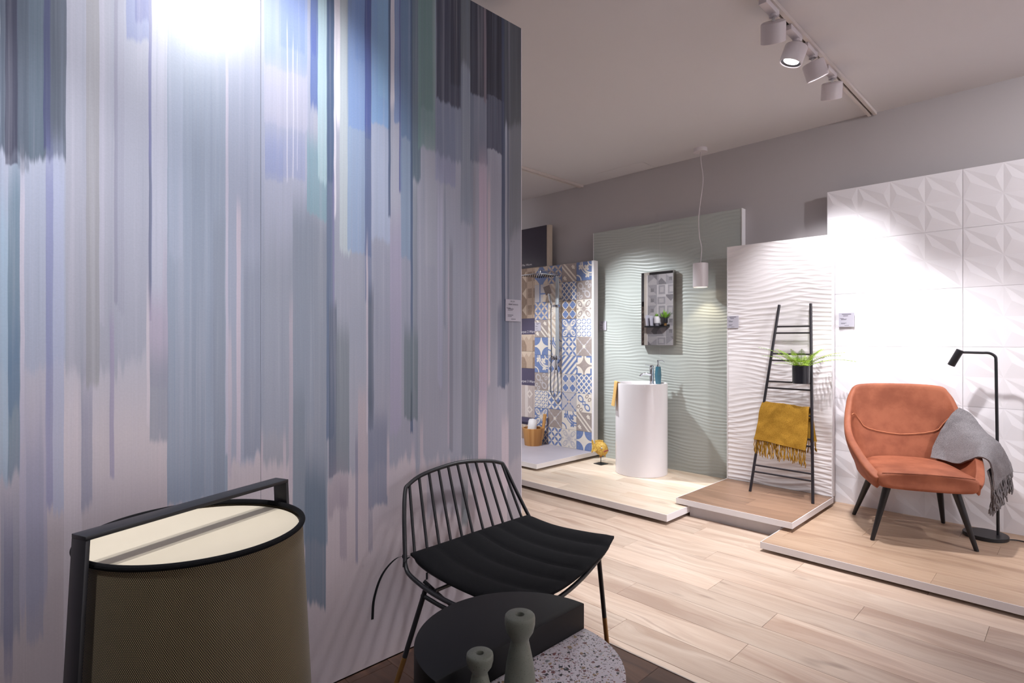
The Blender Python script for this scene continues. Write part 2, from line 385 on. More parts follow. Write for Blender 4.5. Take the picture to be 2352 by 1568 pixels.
def mural_material(f0, f1):
    """print of the strip of wall between y = f0 and f1"""
    m, nt, b = newmat('watercolour_mural_print', 0.36, 0, 0.55)
    x, y, z = coords(nt)
    wob = noise(nt, comb(nt, y * 30.0, z * 5.0, 0.0), 1.0, 2.0)
    yw = y + (wob - 0.5) * 0.006
    n1 = noise(nt, comb(nt, y * 75.0, 3.3, 0.0), 1.0, 3.0, 0.7)          # ragged brush ends
    n1b = noise(nt, comb(nt, y * 14.0, 9.3, 0.0), 1.0, 2.0, 0.6)
    fib = noise(nt, comb(nt, y * 130.0, z * 1.3, 1.0), 1.0, 4.0, 0.65)   # brush hairs
    wash = noise(nt, comb(nt, y * 2.6, z * 2.2, 5.0), 1.0, 3.0)
    grain = noise(nt, comb(nt, y * 160.0, z * 160.0, 0.0), 1.0, 2.0, 0.7)
    drag = (n1 - 0.5) * 1.2 + (n1b - 0.5) * 1.4
    base, _ = ramp(nt, z / 3.0, [(0.0, C(178, 164, 167)), (0.20, C(190, 176, 182)), (0.34, C(200, 190, 198)), (0.44, C(172, 175, 192)), (0.85, C(168, 175, 194)), (1.0, C(150, 158, 180))])
    col = mix(nt, (wash.step(0.35, 0.75)) * 0.25, base, C(172, 170, 188))
    q0, q1 = f0 - 0.012, f1 + 0.012
    layers = []
    for (a, bb, zb, zt, c, al, rag) in ST:
        a2, b2 = max(a, q0), min(bb, q1)
        if b2 - a2 < 0.002: continue
        lo = 0
        for li, L in enumerate(layers):
            if any(a2 < g[1] - 1e-4 and g[0] < b2 - 1e-4 for g in L): lo = li + 1
        while lo < len(layers) and len(layers[lo]) >= 14: lo += 1
        if lo == len(layers): layers.append([])
        layers[lo].append((a2, b2, zb, zt, c, al, rag))
    t = (yw - q0) / (q1 - q0)
    fine = noise(nt, comb(nt, y * 420.0, z * 0.8, 2.0), 1.0, 3.0, 0.7)
    alv = fib * 0.62 + fine * 0.25 + 0.56
    for L in layers:
        L.sort()
        s1 = [(0.0, (0, 0, 0, 0))]; s2 = [(0.0, (0, 0, 0, 1))]
        prev = None
        for (a2, b2, zb, zt, c, al, rag) in L:
            p0, p1 = (a2 - q0) / (q1 - q0), (b2 - q0) / (q1 - q0)
            if prev is not None and abs(prev - p0) < 0.003: s1.pop(); s2.pop()
            if p0 < 0.002: s1, s2 = [], []; p0 = 0.0
            s1.append((p0, c[:3] + (al,))); s2.append((p0, (zb / 4, zt / 4, rag, 1)))
            if p1 < 0.998: s1.append((p1, (0, 0, 0, 0))); s2.append((p1, (0, 0, 0, 1)))
            prev = p1
        rc, ra = ramp(nt, t, s1, 'CONSTANT'); rv, _ = ramp(nt, t, s2, 'CONSTANT')
        sp = nt.nodes.new('ShaderNodeSeparateColor'); nt.links.new(rv.o, sp.inputs[0])
        zb = S(nt, sp.outputs[0]) * 4.0; zt = S(nt, sp.outputs[1]) * 4.0; rg = S(nt, sp.outputs[2])
        e = zb + drag * rg
        up = z.step(e, e + rg * 0.40)
        e2 = zt + drag * rg
        dn = 1.0 - z.step(e2 - rg * 1.2, e2 + rg * 1.2)
        col = mix(nt, (ra * up * dn * alv).cl(), col, rc)
    mid = noise(nt, comb(nt, y * 45.0, z * 0.5, 8.0), 1.0, 3.0, 0.6)
    zf = z.step(0.75, 1.25)
    col = mix(nt, mid.step(0.52, 0.70) * 0.20 * zf, col, C(196, 194, 210))
    col = mix(nt, mid.step(0.48, 0.30) * 0.24 * zf, col, C(112, 126, 150))
    hv = nt.nodes.new('ShaderNodeHueSaturation'); nt.links.new(col.o, hv.inputs['Color']); hv.inputs['Saturation'].default_value = 0.9
    nt.links.new((grain * 0.14 + fine * 0.16 + fib * 0.08 + 0.84).o, hv.inputs['Value'])
    nt.links.new(hv.outputs[0], b.inputs['Base Color'])
    bump(nt, b, grain, 0.05, 0.002)
    return m
MUR = thing('mural_wall_panel', 'tall wall panel printed with blue, grey and blush watercolour drips', 'wall panel', (XM, 0, 0))
m_slabedge = flat('slab_edge', C(150, 150, 160), 0.6)
CUTS = [mural_y(p) for p in (0, 60, 125, 200, 262, 345, 440, 522)] + [0.75] + [mural_y(p) for p in (655, 713, 752, 800, 852, 896, 947, 1000, 1060, 1118, 1158)]
def slab(y0, y1):
    cs = [y0] + [c for c in CUTS if y0 + 0.01 < c < y1 - 0.01] + [y1]
    mb = MB(); n = len(cs); z0, z1 = 0.004, 2.887
    mb.v = [(0, c, z0) for c in cs] + [(0, c, z1) for c in cs] + [(-0.014, y0, z0), (-0.014, y1, z0), (-0.014, y1, z1), (-0.014, y0, z1)]
    mb.f = [(i, i + 1, n + i + 1, n + i) for i in range(n - 1)]
    k = 2 * n
    mb.f += [(k, k + 3, k + 2, k + 1), (0, n, k + 3, k), (n - 1, k + 1, k + 2, 2 * n - 1), tuple(range(n))[::-1] + (k, k + 1), tuple(n + i for i in range(n)) + (k + 2, k + 3)]
    o = mb.build('slab', None, MUR, recalc=False)
    for i in range(n - 1): o.data.materials.append(mural_material(cs[i], cs[i + 1]))
    o.data.materials.append(m_slabedge)
    for i, p in enumerate(o.data.polygons): p.material_index = min(i, n - 1)
slab(0.7506, 2.037); slab(-0.5395, 0.7494); slab(-1.8295, -0.5405)
MB().box((-0.16, 2.037, 0.0), (-0.001, 2.042, 2.887)).build('edge_strip', flat('edge_strip_white', C(214, 208, 214), 0.4), MUR)

# ------------------------------------------------------------------ display platforms
oak_pale = wood('bleached_oak_deck', C(238, 224, 206), C(228, 208, 188), C(198, 168, 140), knots=0.7)
oak_warm = wood('warm_oak_deck', C(194, 166, 142), C(178, 148, 124), C(142, 110, 88))
oak_tan = wood('tan_oak_deck', C(152, 120, 98), C(136, 106, 86), C(104, 78, 62))
def platform(name, label, x0, x1, y0, y1, zb, zt, deck, dw, offs, plinth=True, pz=0.0, pmat=None):
    P = thing(name, label, 'platform', ((x0 + x1) / 2, (y0 + y1) / 2, 0))
    MB().box((x0, y0, zb), (x1, y1, zt - 0.006)).build('board', m_edge, P, world=True)
    e = 0.004
    for lo, hi in (((x0 - e, y0 - e, zb), (x1 + e, y0, zt)), ((x0 - e, y0, zb), (x0, y1, zt)), ((x1, y0, zb), (x1 + e, y1, zt))):
        MB().box(lo, hi).build('edge_trim', m_edge, P, world=True)
    if plinth: MB().box((x0 + 0.12, y0 + 0.1, pz), (x1 - 0.12, y1, zb)).build('plinth', pmat or m_darkgap, P, world=True)
    if dw:
        n = int((y1 - y0) / dw) + 1
        rr = [y0 + dw * k for k in range(n)] + [y1]
        for i in range(len(rr) - 1):
            a, bb = rr[i], rr[i + 1]
            if bb - a < 0.004: continue
            j = offs[i % len(offs)]
            while j > x0: j -= 1.29
            while j < x1:
                l, r = max(j, x0), min(j + 1.29, x1)
                if r - l > 0.01:
                    c = Vector(((l + r) / 2, (a + bb) / 2, zt)); c = mw(P).inverted() @ c
                    put('plank', plank_mesh(r - l - 0.0008, bb - a - 0.0008, deck, 0.006, 0.0006), P, tuple(c))
                j += 1.29
    return P
PB = platform('display_platform', 'low pale bleached oak platform carrying the round white basin', -4.6, -2.066, 3.573, WALLY - 0.0, 0.027, 0.075, oak_pale, 0.19, [-3.1, -2.6, -3.5, -2.9])
PL = platform('display_platform', 'raised tan oak platform with grey rim under the black ladder', -2.145, -1.325, 3.856, 4.71, 0.085, 0.125, oak_tan, 0.19, [-2.6, -3.0], plinth=False)
MB().box((-2.06, 3.895, 0.0), (-1.405, 4.70, 0.085)).build('plinth', flat('grey_plinth_board', C(196, 192, 195), 0.7), PL, world=True)
PA = platform('display_platform', 'wide warm oak platform under the rust leather armchair', -1.4, 1.3, 3.549, WALLY, 0.02, 0.06, oak_warm, 0.19, [-0.55, -0.05, -0.9, 0.3, -0.35])
m_concrete = flat('lilac_grey_concrete_tile', C(186, 180, 190), 0.5, var=0.10, scale=4)
PT = platform('shower_tray_platform', 'raised grey concrete-look platform under the shower and wooden bucket', -6.4, -3.612, 3.887, 4.876, 0.100, 0.144, None, 0, [], plinth=False)
MB().box((-6.3, 4.1, 0.0755), (-3.9, 4.87, 0.100)).build('plinth', m_darkgap, PT, world=True)
for k in range(4):
    xa = -3.612 - 0.7 * (k + 1); MB().box((xa + 0.0008, 3.887, 0.138), (xa + 0.6992, 4.876, 0.144)).build('tile', m_concrete, PT, world=True)

# ------------------------------------------------------------------ relief panels
m_sage = flat('sage_glazed_ripple_tile', C(176, 181, 177), 0.38, var=0.02, scale=2, spec=0.45)
m_ripw = flat('white_ripple_tile', C(232, 226, 228), 0.42, var=0.01, scale=2)
m_facet = flat('white_facet_tile', C(236, 232, 236), 0.30, var=0.01, scale=2)
def h_sage(x, z):
    ph = z / 0.031 + 0.55 * np.sin(x * 3.1 + z * 2.1) + 0.42 * np.sin(x * 6.7 - z * 6.0 + 1.3) + 0.22 * np.sin(x * 15.0 + z * 11.0) + 0.3 * np.sin(x * 2.0 + z * 19.0)
    a = 0.7 + 0.3 * np.sin(x * 8.0 + z * 13.0)
    t = ph - np.floor(ph)
    return 0.0030 * a * (0.5 - 0.5 * np.cos(2 * PI * t ** 1.35))
def h_white(x, z):
    p1 = (z + 0.10 * x) / 0.036 + 0.30 * np.sin(x * 5.1 + z * 4.0) + 0.15 * np.sin(x * 13.0 - z * 7.0)
    p2 = (z - 0.16 * x) / 0.047 + 0.35 * np.sin(x * 4.2 - z * 5.0 + 2.0) + 0.15 * np.sin(x * 11.0 + z * 9.0)
    a = 0.5 - 0.5 * np.cos(2 * PI * p1); b = 0.5 - 0.5 * np.cos(2 * PI * p2)
    return 0.0040 * np.maximum(a ** 1.6 * (0.55 + 0.45 * np.sin(x * 9 + z * 5)), b ** 1.6 * (0.6 + 0.4 * np.sin(x * 6 - z * 8)))
def relief_panel(name, label, x0, x1, z0, z1, Y, th, nc, nr, hf, mat, cu, cv, side_r=True):
    P = thing(name, label, 'wall panel', ((x0 + x1) / 2, Y, z0))
    MB().box((x0, Y + 0.008, z0), (x1, Y + th, z1)).build('backing_board', m_edge, P, world=True)
    MB().box((x1, Y + 0.001, z0), (x1 + 0.007, Y + th, z1)).build('edge_trim', m_edge, P, world=True)
    MB().box((x0 - 0.005, Y + 0.001, z0), (x0, Y + th, z1)).build('edge_trim', m_edge, P, world=True)
    for i in range(nc):
        for j in range(nr):
            g = 0.0005
            a, b = x0 + (x1 - x0) * i / nc + g, x0 + (x1 - x0) * (i + 1) / nc - g
            c, d = z0 + (z1 - z0) * j / nr + g, z0 + (z1 - z0) * (j + 1) / nr - g
            xs = np.linspace(a, b, cu); zs = np.linspace(c, d, cv)
            XX, ZZ = np.meshgrid(xs, zs); HH = hf(XX, ZZ)
            V = [(xs[q], Y + 0.006 - HH[p, q], zs[p]) for p in range(cv) for q in range(cu)]
            Fc = [(p * cu + q, p * cu + q + 1, (p + 1) * cu + q + 1, (p + 1) * cu + q) for p in range(cv - 1) for q in range(cu - 1)]
            n0 = len(V)
            V += [(a, Y + 0.009, c), (b, Y + 0.009, c), (b, Y + 0.009, d), (a, Y + 0.009, d)]
            Fc.append((n0 + 1, n0, n0 + 3, n0 + 2))
            Fc.append(tuple(range(cu))[::-1] + (n0, n0 + 1)); Fc.append(tuple((cv - 1) * cu + q for q in range(cu)) + (n0 + 2, n0 + 3))
            mb = MB(); mb.v = V; mb.f = Fc
            mb.build('tile', mat, P, world=True, smooth=True, recalc=False, ang=60)
    return P
SAGE_Y = 4.88
relief_panel('ripple_tile_panel', 'sage green rippled tile panel behind the basin and mirror', -3.70, -2.095, 0.075, 2.465, SAGE_Y, 0.068, 2, 6, h_sage, m_sage, 44, 104)
relief_panel('ripple_tile_panel', 'white rippled tile panel behind the black ladder', -2.142, -1.335, 0.125, 2.112, 4.71, 0.05, 1, 5, h_white, m_ripw, 70, 110)
# faceted white panel, each tile 4 x 2 cells
FP = thing('facet_tile_panel', 'large white faceted tile panel behind the rust armchair', 'wall panel', (-0.2, 4.84, 0.06))
MB().box((-1.405, 4.852, 0.06), (1.10, 4.90, 2.467)).build('backing_board', m_edge, FP, world=True)
def facet_mesh(W, Hh, nx, nz, mat):
    mb = MB(); h = 0.0045; cw, ch = W / nx, Hh / nz
    for i in range(nx):
        for j in range(nz):
            x0, z1 = -W / 2 + cw * i, Hh / 2 - ch * j
            A, B, Cc, D = (x0, 0, z1), (x0 + cw, 0, z1), (x0 + cw, 0, z1 - ch), (x0, 0, z1 - ch)
            p1 = (x0 + 0.2 * cw, -h, z1 - 0.5 * ch); p2 = (x0 + 0.81 * cw, -h, z1 - 0.43 * ch)
            b = len(mb.v); mb.v += [A, B, Cc, D, p1, p2]
            mb.f += [(b, b + 3, b + 4), (b + 4, b + 3, b + 2), (b, b + 4, b + 2), (b, b + 2, b + 5), (b, b + 5, b + 1), (b + 1, b + 5, b + 2)]
    return mb.mesh('tile', mat, smooth=False, recalc=False)
fm = facet_mesh(0.832, 0.3998, 4, 2, m_facet)
for i in range(3):
    for j in range(6):
        put('tile', fm, FP, (-1.405 + 0.834 * (i + 0.5) + 0.2, 0.008, 2.467 - 0.4012 * (j + 0.5) - 0.06))

# ------------------------------------------------------------------ patterned tiles
BLUE, CREAM, TAUPE, GREY, TAN = C(110, 130, 176), C(226, 218, 208), C(160, 148, 144), C(190, 186, 190), C(204, 188, 172)
def tilemat(name, fn):
    m, nt, b = newmat('tile_print_' + name, 0.3, 0, 0.5)
    X, Y, Z = coords(nt); x, z = X / 0.1, Z / 0.1
    c = fn(nt, x, z)
    n = noise(nt, comb(nt, X, Y, Z), 45.0, 3.0)
    c = mix(nt, n.step(0.45, 0.75) * 0.12, c, CREAM)
    setc(nt, b, c); return m
def f_petal(bg, fg, k=1.0, r=0.5):
    def f(nt, x, z):
        a = ((x + z) * (0.5 * k)); b2 = ((x - z) * (0.5 * k))
        ca = 0.5 - (a.fract() - 0.5).abs(); cb = 0.5 - (b2.fract() - 0.5).abs()
        d = ((1.0 - ca) * (1.0 - ca) + cb * cb).min(ca * ca + (1.0 - cb) * (1.0 - cb))
        return mix(nt, d.lt(r), bg, fg)
    return f
def f_petal2(bg, fg, r=0.47):
    def f(nt, x, z):
        ca = 0.5 - ((x * 1.0).fract() - 0.5).abs(); cb = 0.5 - ((z * 1.0).fract() - 0.5).abs()
        s = ((ca + cb) * 0.7071); t = ((ca - cb) * 0.7071).abs()
        # lens along the cell diagonal
        l = ((s - 0.3535).abs() * (s - 0.3535).abs()) * 2.2 + t * 2.1
        return mix(nt, l.lt(0.27), bg, fg)
    return f
def f_star(bg, fg, cnr=None):
    def f(nt, x, z):
        ax, az = 1.0 - x.abs(), 1.0 - z.abs(); d = ax * ax + az * az
        c = mix(nt, d.lt(0.86), bg, fg)
        if cnr: c = mix(nt, (ax.min(az)).lt(0.16) * d.lt(0.5), c, cnr)
        return c
    return f
def f_lattice(bg, fg, k=2.0, wd=0.36):
    def f(nt, x, z):
        u = ((x + z) * k).fract() - 0.5; v = ((x - z) * k).fract() - 0.5
        return mix(nt, u.abs().gt(wd).max(v.abs().gt(wd)), bg, fg)
    return f
def f_weave(bg, fg, k=2.0):
    def f(nt, x, z):
        u = ((x + z) * k).fract() - 0.5; v = ((x - z) * k).fract() - 0.5
        l1 = u.abs().lt(0.11 - v.abs() * 0.05); l2 = v.abs().lt(0.11)
        dot = (u * u + v * v).lt(0.03)
        return mix(nt, l1.max(l2) * (1.0 - dot), bg, fg)
    return f
def f_stripe(bg, fg, k=1.4, s=1.0):
    return lambda nt, x, z: mix(nt, ((x + z * s) * k).fract().gt(0.5), bg, fg)
def f_serr(bg, fg, s=1.0):
    def f(nt, x, z):
        d = x + z * s; e = x - z * s
        zig = ((e * 5.0).fract() - 0.5).abs() * 0.22
        l = ((d - 0.28).abs() - zig).lt(0.07).max(((d + 0.28).abs() - zig).lt(0.07))
        lf = ((d.abs() - 1.15) * (d.abs() - 1.15) * 3.0 + e * e * 1.6).lt(0.2 + 0.08 * (e * 20.0).sin())
        return mix(nt, l.max(lf), bg, fg)
    return f
def f_cross(bg, fg, dot):
    def f(nt, x, z):
        d = (x - z).abs().min((x + z).abs()); r = (x.abs().max(z.abs()))
        wdt = 0.03 + 0.09 * ((r * 9.0).sin()).abs()
        c = mix(nt, d.lt(wdt), bg, fg)
        return mix(nt, (x.abs() + z.abs()).lt(0.22), c, dot)
    return f
def f_quat(c1, c2, line):
    def f(nt, x, z):
        ix = (x * 1.0).floor() + (z * 1.0).floor(); ch = ix.mod(2.0)
        a = ((x * 1.0).fract() - 0.5).abs(); b2 = ((z * 1.0).fract() - 0.5).abs()
        d1 = ((a - 0.2) * (a - 0.2) + b2 * b2).sqrt(); d2 = (a * a + (b2 - 0.2) * (b2 - 0.2)).sqrt()
        d = d1.min(d2)
        c = mix(nt, d.lt(0.27), c2, line)
        return mix(nt, d.lt(0.20), c, c1)
    return f
def f_flower(bg, fg):
    def f(nt, x, z):
        r = (x * x + z * z).sqrt(); ax, az = x.abs(), z.abs()
        p, t = (ax + az) * 0.7071, (ax - az) * 0.7071
        d1 = ((p - 0.74) / 0.46) * ((p - 0.74) / 0.46) + (t / 0.27) * (t / 0.27)
        d2 = ((p - 0.82) / 0.24) * ((p - 0.82) / 0.24) + (t / 0.13) * (t / 0.13)
        d3 = ((p - 0.82) / 0.12) * ((p - 0.82) / 0.12) + (t / 0.06) * (t / 0.06)
        spike = (ax.min(az)).lt(0.13 - ax.max(az) * 0.2)
        bud = ((ax.max(az) - 0.86).abs() + ax.min(az)).lt(0.14)
        c = mix(nt, d1.lt(1.0).max(spike).max(r.lt(0.26)).max(bud), bg, fg)
        c = mix(nt, d2.lt(1.0), c, bg)
        return mix(nt, d3.lt(1.0), c, fg)
    return f
def f_scroll(bg, fg, fg2=None):
    def f(nt, x, z):
        r1 = ((((x - z).abs() * 0.7 - 0.62) * ((x - z).abs() * 0.7 - 0.62) + (x + z) * (x + z) * 0.9).sqrt() - 0.36).abs().lt(0.09)
        r2 = ((((x + z).abs() * 0.7 - 0.8) * ((x + z).abs() * 0.7 - 0.8) + ((x - z).abs() - 0.34) * ((x - z).abs() - 0.34)).sqrt() - 0.2).abs().lt(0.07)
        ct = (x.abs().max(z.abs()) - 0.16).abs().lt(0.05)
        c = mix(nt, r1.max(ct), bg, fg)
        return mix(nt, r2, c, fg2 or fg)
    return f
def f_arab(bg, fg):
    def f(nt, x, z):
        r = ((x - 1.0) * (x - 1.0) + (z - 1.0) * (z - 1.0)).sqrt()
        r2 = ((x + 1.0) * (x + 1.0) + (z + 1.0) * (z + 1.0)).sqrt()
        m_ = (r - 1.25).abs().lt(0.09).max((r - 1.5).abs().lt(0.05)).max((r2 - 0.62).abs().lt(0.07)).max((r - 0.45).abs().lt(0.07))
        px, pz = x - 0.35, z - 0.35; q = (px * px + pz * pz).sqrt()
        a = q.lt(0.16 + 0.22 * ((px * pz).abs() / (q * q + 0.001)) * 2.0)
        px, pz = x + 0.45, z - 0.45; q = (px * px + pz * pz).sqrt(); a = a.max(q.lt(0.12 + 0.2 * ((px * pz).abs() / (q * q + 0.001)) * 2.0))
        px, pz = x - 0.45, z + 0.45; q = (px * px + pz * pz).sqrt(); a = a.max(q.lt(0.12 + 0.2 * ((px * pz).abs() / (q * q + 0.001)) * 2.0))
        return mix(nt, m_.max(a), bg, fg)
    return f
def f_maze(bg, fg, lt):
    def f(nt, x, z):
        c = mix(nt, (x * 1.0 - z * 0.2).gt(0.35), bg, lt)
        l = (x + 0.2).abs().lt(0.09).max((z + 0.05).abs().lt(0.09) * x.gt(-0.2))
        return mix(nt, l, c, fg)
    return f
PT_ = {
 'petal_big': f_petal(BLUE, TAN, 0.5), 'petal_blue': f_petal2(BLUE, TAN), 'serr_taupe': f_serr(TAUPE, CREAM, -1.0 * -1), 'arab': f_arab(BLUE, CREAM), 'arab2': f_arab(CREAM, BLUE),
 'maze': f_maze(GREY, BLUE, TAN), 'stripe_tan': f_stripe(TAN, CREAM), 'lattice': f_lattice(BLUE, CREAM, 1.5, 0.36), 'scroll_taupe': f_scroll(TAUPE, GREY),
 'flower_tan': f_flower(TAN, CREAM), 'quat_brown': f_quat(BLUE, C(140, 122, 110), CREAM), 'flower_beige': f_flower(CREAM, TAUPE),
 'flower_blue': f_flower(BLUE, CREAM), 'weave': f_weave(CREAM, BLUE, 1.5), 'star': f_star(CREAM, BLUE), 'star_taupe': f_star(TAUPE, CREAM, BLUE),
 'petal_white': f_petal2(CREAM, BLUE), 'cross_taupe': f_cross(TAUPE, GREY, CREAM), 'cross_light': f_cross(GREY, BLUE, TAN), 'quat_blue': f_quat(BLUE, GREY, CREAM),
 'stripe_blue': f_stripe(CREAM, BLUE, 1.4, -1.0), 'stripe_taupe': f_stripe(GREY, CREAM, 1.4, -1.0), 'scroll_blue': f_scroll(CREAM, BLUE, TAUPE), 'petal_star': f_petal2(BLUE, CREAM, 0.5), 'flower_grey': f_flower(CREAM, GREY)}
LAY = [['petal_big', 'petal_blue', 'serr_taupe', 'arab'], ['maze', 'stripe_tan', 'lattice', 'scroll_taupe'], ['petal_blue', 'flower_tan', 'quat_brown', 'flower_beige'],
       ['serr_taupe', 'stripe_tan', 'flower_blue', 'weave'], ['star', 'arab2', 'petal_white', 'cross_taupe'], ['arab', 'quat_blue', 'stripe_blue', 'star_taupe'],
       ['scroll_taupe', 'stripe_taupe', 'quat_blue', 'lattice'], ['weave', 'petal_star', 'cross_light', 'scroll_blue'], ['flower_blue', 'cross_taupe', 'arab2', 'serr_taupe'], ['lattice', 'petal_white', 'flower_grey', 'star']]
MZ0, MZ1, MX0, MX1 = 0.144, 2.148, -4.435, -3.617
MOS = thing('patchwork_tile_panel', 'blue, cream and taupe patchwork patterned tile panel behind the shower', 'wall panel', ((MX0 + MX1) / 2, 4.74, MZ0))
m_grout = flat('pale_grout', C(206, 200, 200), 0.8)
MB().box((MX0, 4.745, MZ0), (MX1, 4.81, MZ1)).build('backing_board', m_grout, MOS, world=True)
MB().box((MX1, 4.741, MZ0), (MX1 + 0.028, 4.81, MZ1)).build('edge_trim', m_edge, MOS, world=True)
tm = {}
TW = (MX1 - MX0) / 4; TH = (MZ1 - MZ0) / 10
for r in range(10):
    for c in range(4):
        k = LAY[r][c]
        if k not in tm:
            tm[k] = MB().box((-TW / 2 + .001, -0.004, -TH / 2 + .001), (TW / 2 - .001, 0.004, TH / 2 - .001)).mesh('tile', tilemat(k, PT_[k]), bevel=0.001, seg=1, smooth=False)
        put('tile', tm[k], MOS, (MX0 + TW * (c + .5) - (MX0 + MX1) / 2, 0.004, MZ1 - TH * (r + .5) - MZ0))

# brown "carpet" sample board with dark headers
BRN = [C(150, 128, 112), C(186, 164, 146), C(206, 188, 170), C(128, 106, 94)]
def f_geo1(nt, x, z):
    c = mix(nt, (x - 0.1).gt(0.0), BRN[0], BRN[1]); c = mix(nt, (x.abs() + z.abs()).lt(0.7) * x.lt(0.0), c, BRN[2])
    return mix(nt, ((x - 0.55).abs().max(z.abs() * 0.6)).lt(0.34), c, BRN[0])
def f_geo2(nt, x, z):
    c = mix(nt, z.gt(x.abs() * 1.3 - 0.2), BRN[1], BRN[2]); c = mix(nt, (x.abs() + z.abs() * 0.8).lt(0.62), c, BRN[1])
    return mix(nt, (x + z * 0.6).lt(-0.2) * x.lt(0.0) * (z.lt(0.3)), c, BRN[0])
def f_geo3(nt, x, z):
    c = mix(nt, (x.abs()).lt(0.25), C(190, 176, 172), C(214, 204, 200)); e = (z.abs() - 0.4 + (x - 0.5).abs()).abs()
    return mix(nt, e.lt(0.13), c, C(222, 212, 206))
gm = [tilemat('geo1', f_geo1), tilemat('geo2', f_geo2), tilemat('geo3', f_geo3)]
BD = thing('sample_board', 'brown geometric tile sample board with dark name strips beside the shower panel', 'display board', (-5.1, 4.82, 0.16))
MB().box((-6.0, 4.822, 0.1445), (-4.316, 4.87, 2.635)).build('backing_board', m_edge, BD, world=True)
MB().box((-4.316, 4.816, 0.1445), (-4.279, 4.87, 2.635)).build('edge_trim', flat('cream_edge', C(196, 180, 164), 0.6), BD, world=True)
m_head = flat('dark_header_strip', C(52, 46, 60), 0.16, var=0.05, spec=0.6)
m_head2 = flat('slate_header_strip', C(86, 80, 104), 0.4, var=0.05)
m_wtxt = flat('white_lettering', C(226, 222, 226), 0.6)
MB().box((-6.0, 4.814, 2.168), (-4.318, 4.822, 2.635)).build('header', m_head, BD, world=True)
for a, b2 in ((1.383, 1.572), (0.782, 0.982), (0.315, 0.398)):
    MB().box((-6.0, 4.814, a), (-4.318, 4.822, b2)).build('header', m_head2, BD, world=True)
bt = [MB().box((-.0995, -0.004, -.0995), (.0995, 0.004, .0995)).mesh('tile', g, bevel=0.001, seg=1, smooth=False) for g in gm]
for k, zs in ((0, (2.066, 1.869, 1.672)), (1, (1.284, 1.083)), (2, (0.682, 0.497)), (1, (0.2455,))):
    for zz in zs:
        for i in range(8):
            o = put('tile', bt[k], BD, (-4.436 - 0.2 * i + 5.1, -0.002, zz - 0.16))
            if k == 2 and zz < .6: o.scale.z = 0.92
            if k == 0: o.rotation_euler = (0, (0 if (i + int(zz * 10)) % 2 else PI), 0)
MT = Matrix.Rotation(PI / 2, 4, 'X')
def ptext(body, x, Y, z, size, mat, P):
    return text('lettering', body, size, mat, P, mw(P).inverted() @ Matrix.Translation((x, Y, z)) @ MT)
ptext('Mix Warm', -4.708, 4.8135, 2.196, 0.036, m_wtxt, BD)
ptext('Carpet 2 Warm', -4.755, 4.8135, 1.402, 0.042, m_wtxt, BD)
ptext('Carpet 3 Warm', -4.755, 4.8135, 0.815, 0.042, m_wtxt, BD)

# ------------------------------------------------------------------ track lights
m_lamp = flat('white_spotlight_housing', C(216, 208, 212), 0.45, var=0.02)
m_track = flat('white_track', C(206, 196, 192), 0.5, var=0.02)
m_slot = flat('track_slot', C(84, 72, 62), 0.8)
m_lens, nt, b = newmat('lit_lens'); b.inputs['Base Color'].default_value = (1, 1, 1, 1)
b.inputs['Emission Color'].default_value = (1, 0.98, 1, 1); b.inputs['Emission Strength'].default_value = 6; m_lens.cycles.emission_sampling = 'NONE'
m_bez = flat('lamp_bezel', C(70, 68, 76), 0.4)
def track(x, y0, y1, label):
    T_ = thing('ceiling_track', label, 'light track', (x, (y0 + y1) / 2, CEIL))
    for a, b2 in ((-0.029, -0.006), (0.006, 0.029)):
        MB().box((x + a, y0, CEIL - 0.022), (x + b2, y1, CEIL)).build('rail', m_track, T_, world=True, bevel=0.001, seg=1)
    MB().box((x - 0.006, y0, CEIL - 0.008), (x + 0.006, y1, CEIL)).build('slot', m_slot, T_, world=True)
    return T_
def head(x, y, target, watts, cone, label, blend=0.5, group=None, rgb=None, size=0.04):
    z0 = CEIL - 0.022
    Hd = thing('track_spotlight', label, 'spotlight', (x, y, z0), group=group)
    MB().box((x - 0.02, y - 0.11, z0 - 0.03), (x + 0.02, y + 0.06, z0)).build('adapter', m_lamp, Hd, world=True, bevel=0.003)
    MB().lathe([(0.02, 0), (0.02, 0.012)], 20, (x, y + 0.03, z0 - 0.041)).build('swivel', m_lamp, Hd, world=True)
    MB().tube([(x, y + 0.03, z0 - 0.038), (x, y + 0.03, z0 - 0.065)], 0.008, 10).build('stem', m_chrome, Hd, world=True)
    c0 = Vector((x, y + 0.03, z0 - 0.062)); d = (Vector(target) - c0).normalized()
    q = Vector((0, 0, -1)).rotation_difference(d).to_matrix().to_4x4()
    # pivot on the top face of the can
    M = Matrix.Translation(c0) @ q @ Matrix.Rotation(PI, 4, 'X')
    MB().lathe([(0.052, 0), (0.058, 0.004), (0.060, 0.010), (0.060, 0.098), (0.057, 0.100), (0.054, 0.098), (0.054, 0.08)], 36, M=M, capt=False).build('housing', m_lamp, Hd, world=True, smooth=True)
    MB().lathe([(0.0538, 0.080), (0.0538, 0.093), (0.041, 0.086), (0.041, 0.080)], 32, M=M).build('bezel', m_bez, Hd, world=True, smooth=True)
    MB().lathe([(0.040, 0.0805), (0.040, 0.0875), (0.02, 0.090)], 32, M=M).build('lens', m_lens, Hd, world=True, smooth=True)
    L = bpy.data.lights.new('spot_lamp', 'SPOT'); L.energy = watts * KEY; L.color = rgb or LAMP_RGB
    L.spot_size = math.radians(cone); L.spot_blend = blend; L.shadow_soft_size = size
    lo = bpy.data.objects.new('spot_lamp', L); COL.objects.link(lo); lo.parent = Hd
    wl = c0 + d * 0.15
    lo.location = mw(Hd).inverted() @ wl
    lo.rotation_euler = Vector((0, 0, -1)).rotation_difference(d).to_euler()
    return Hd
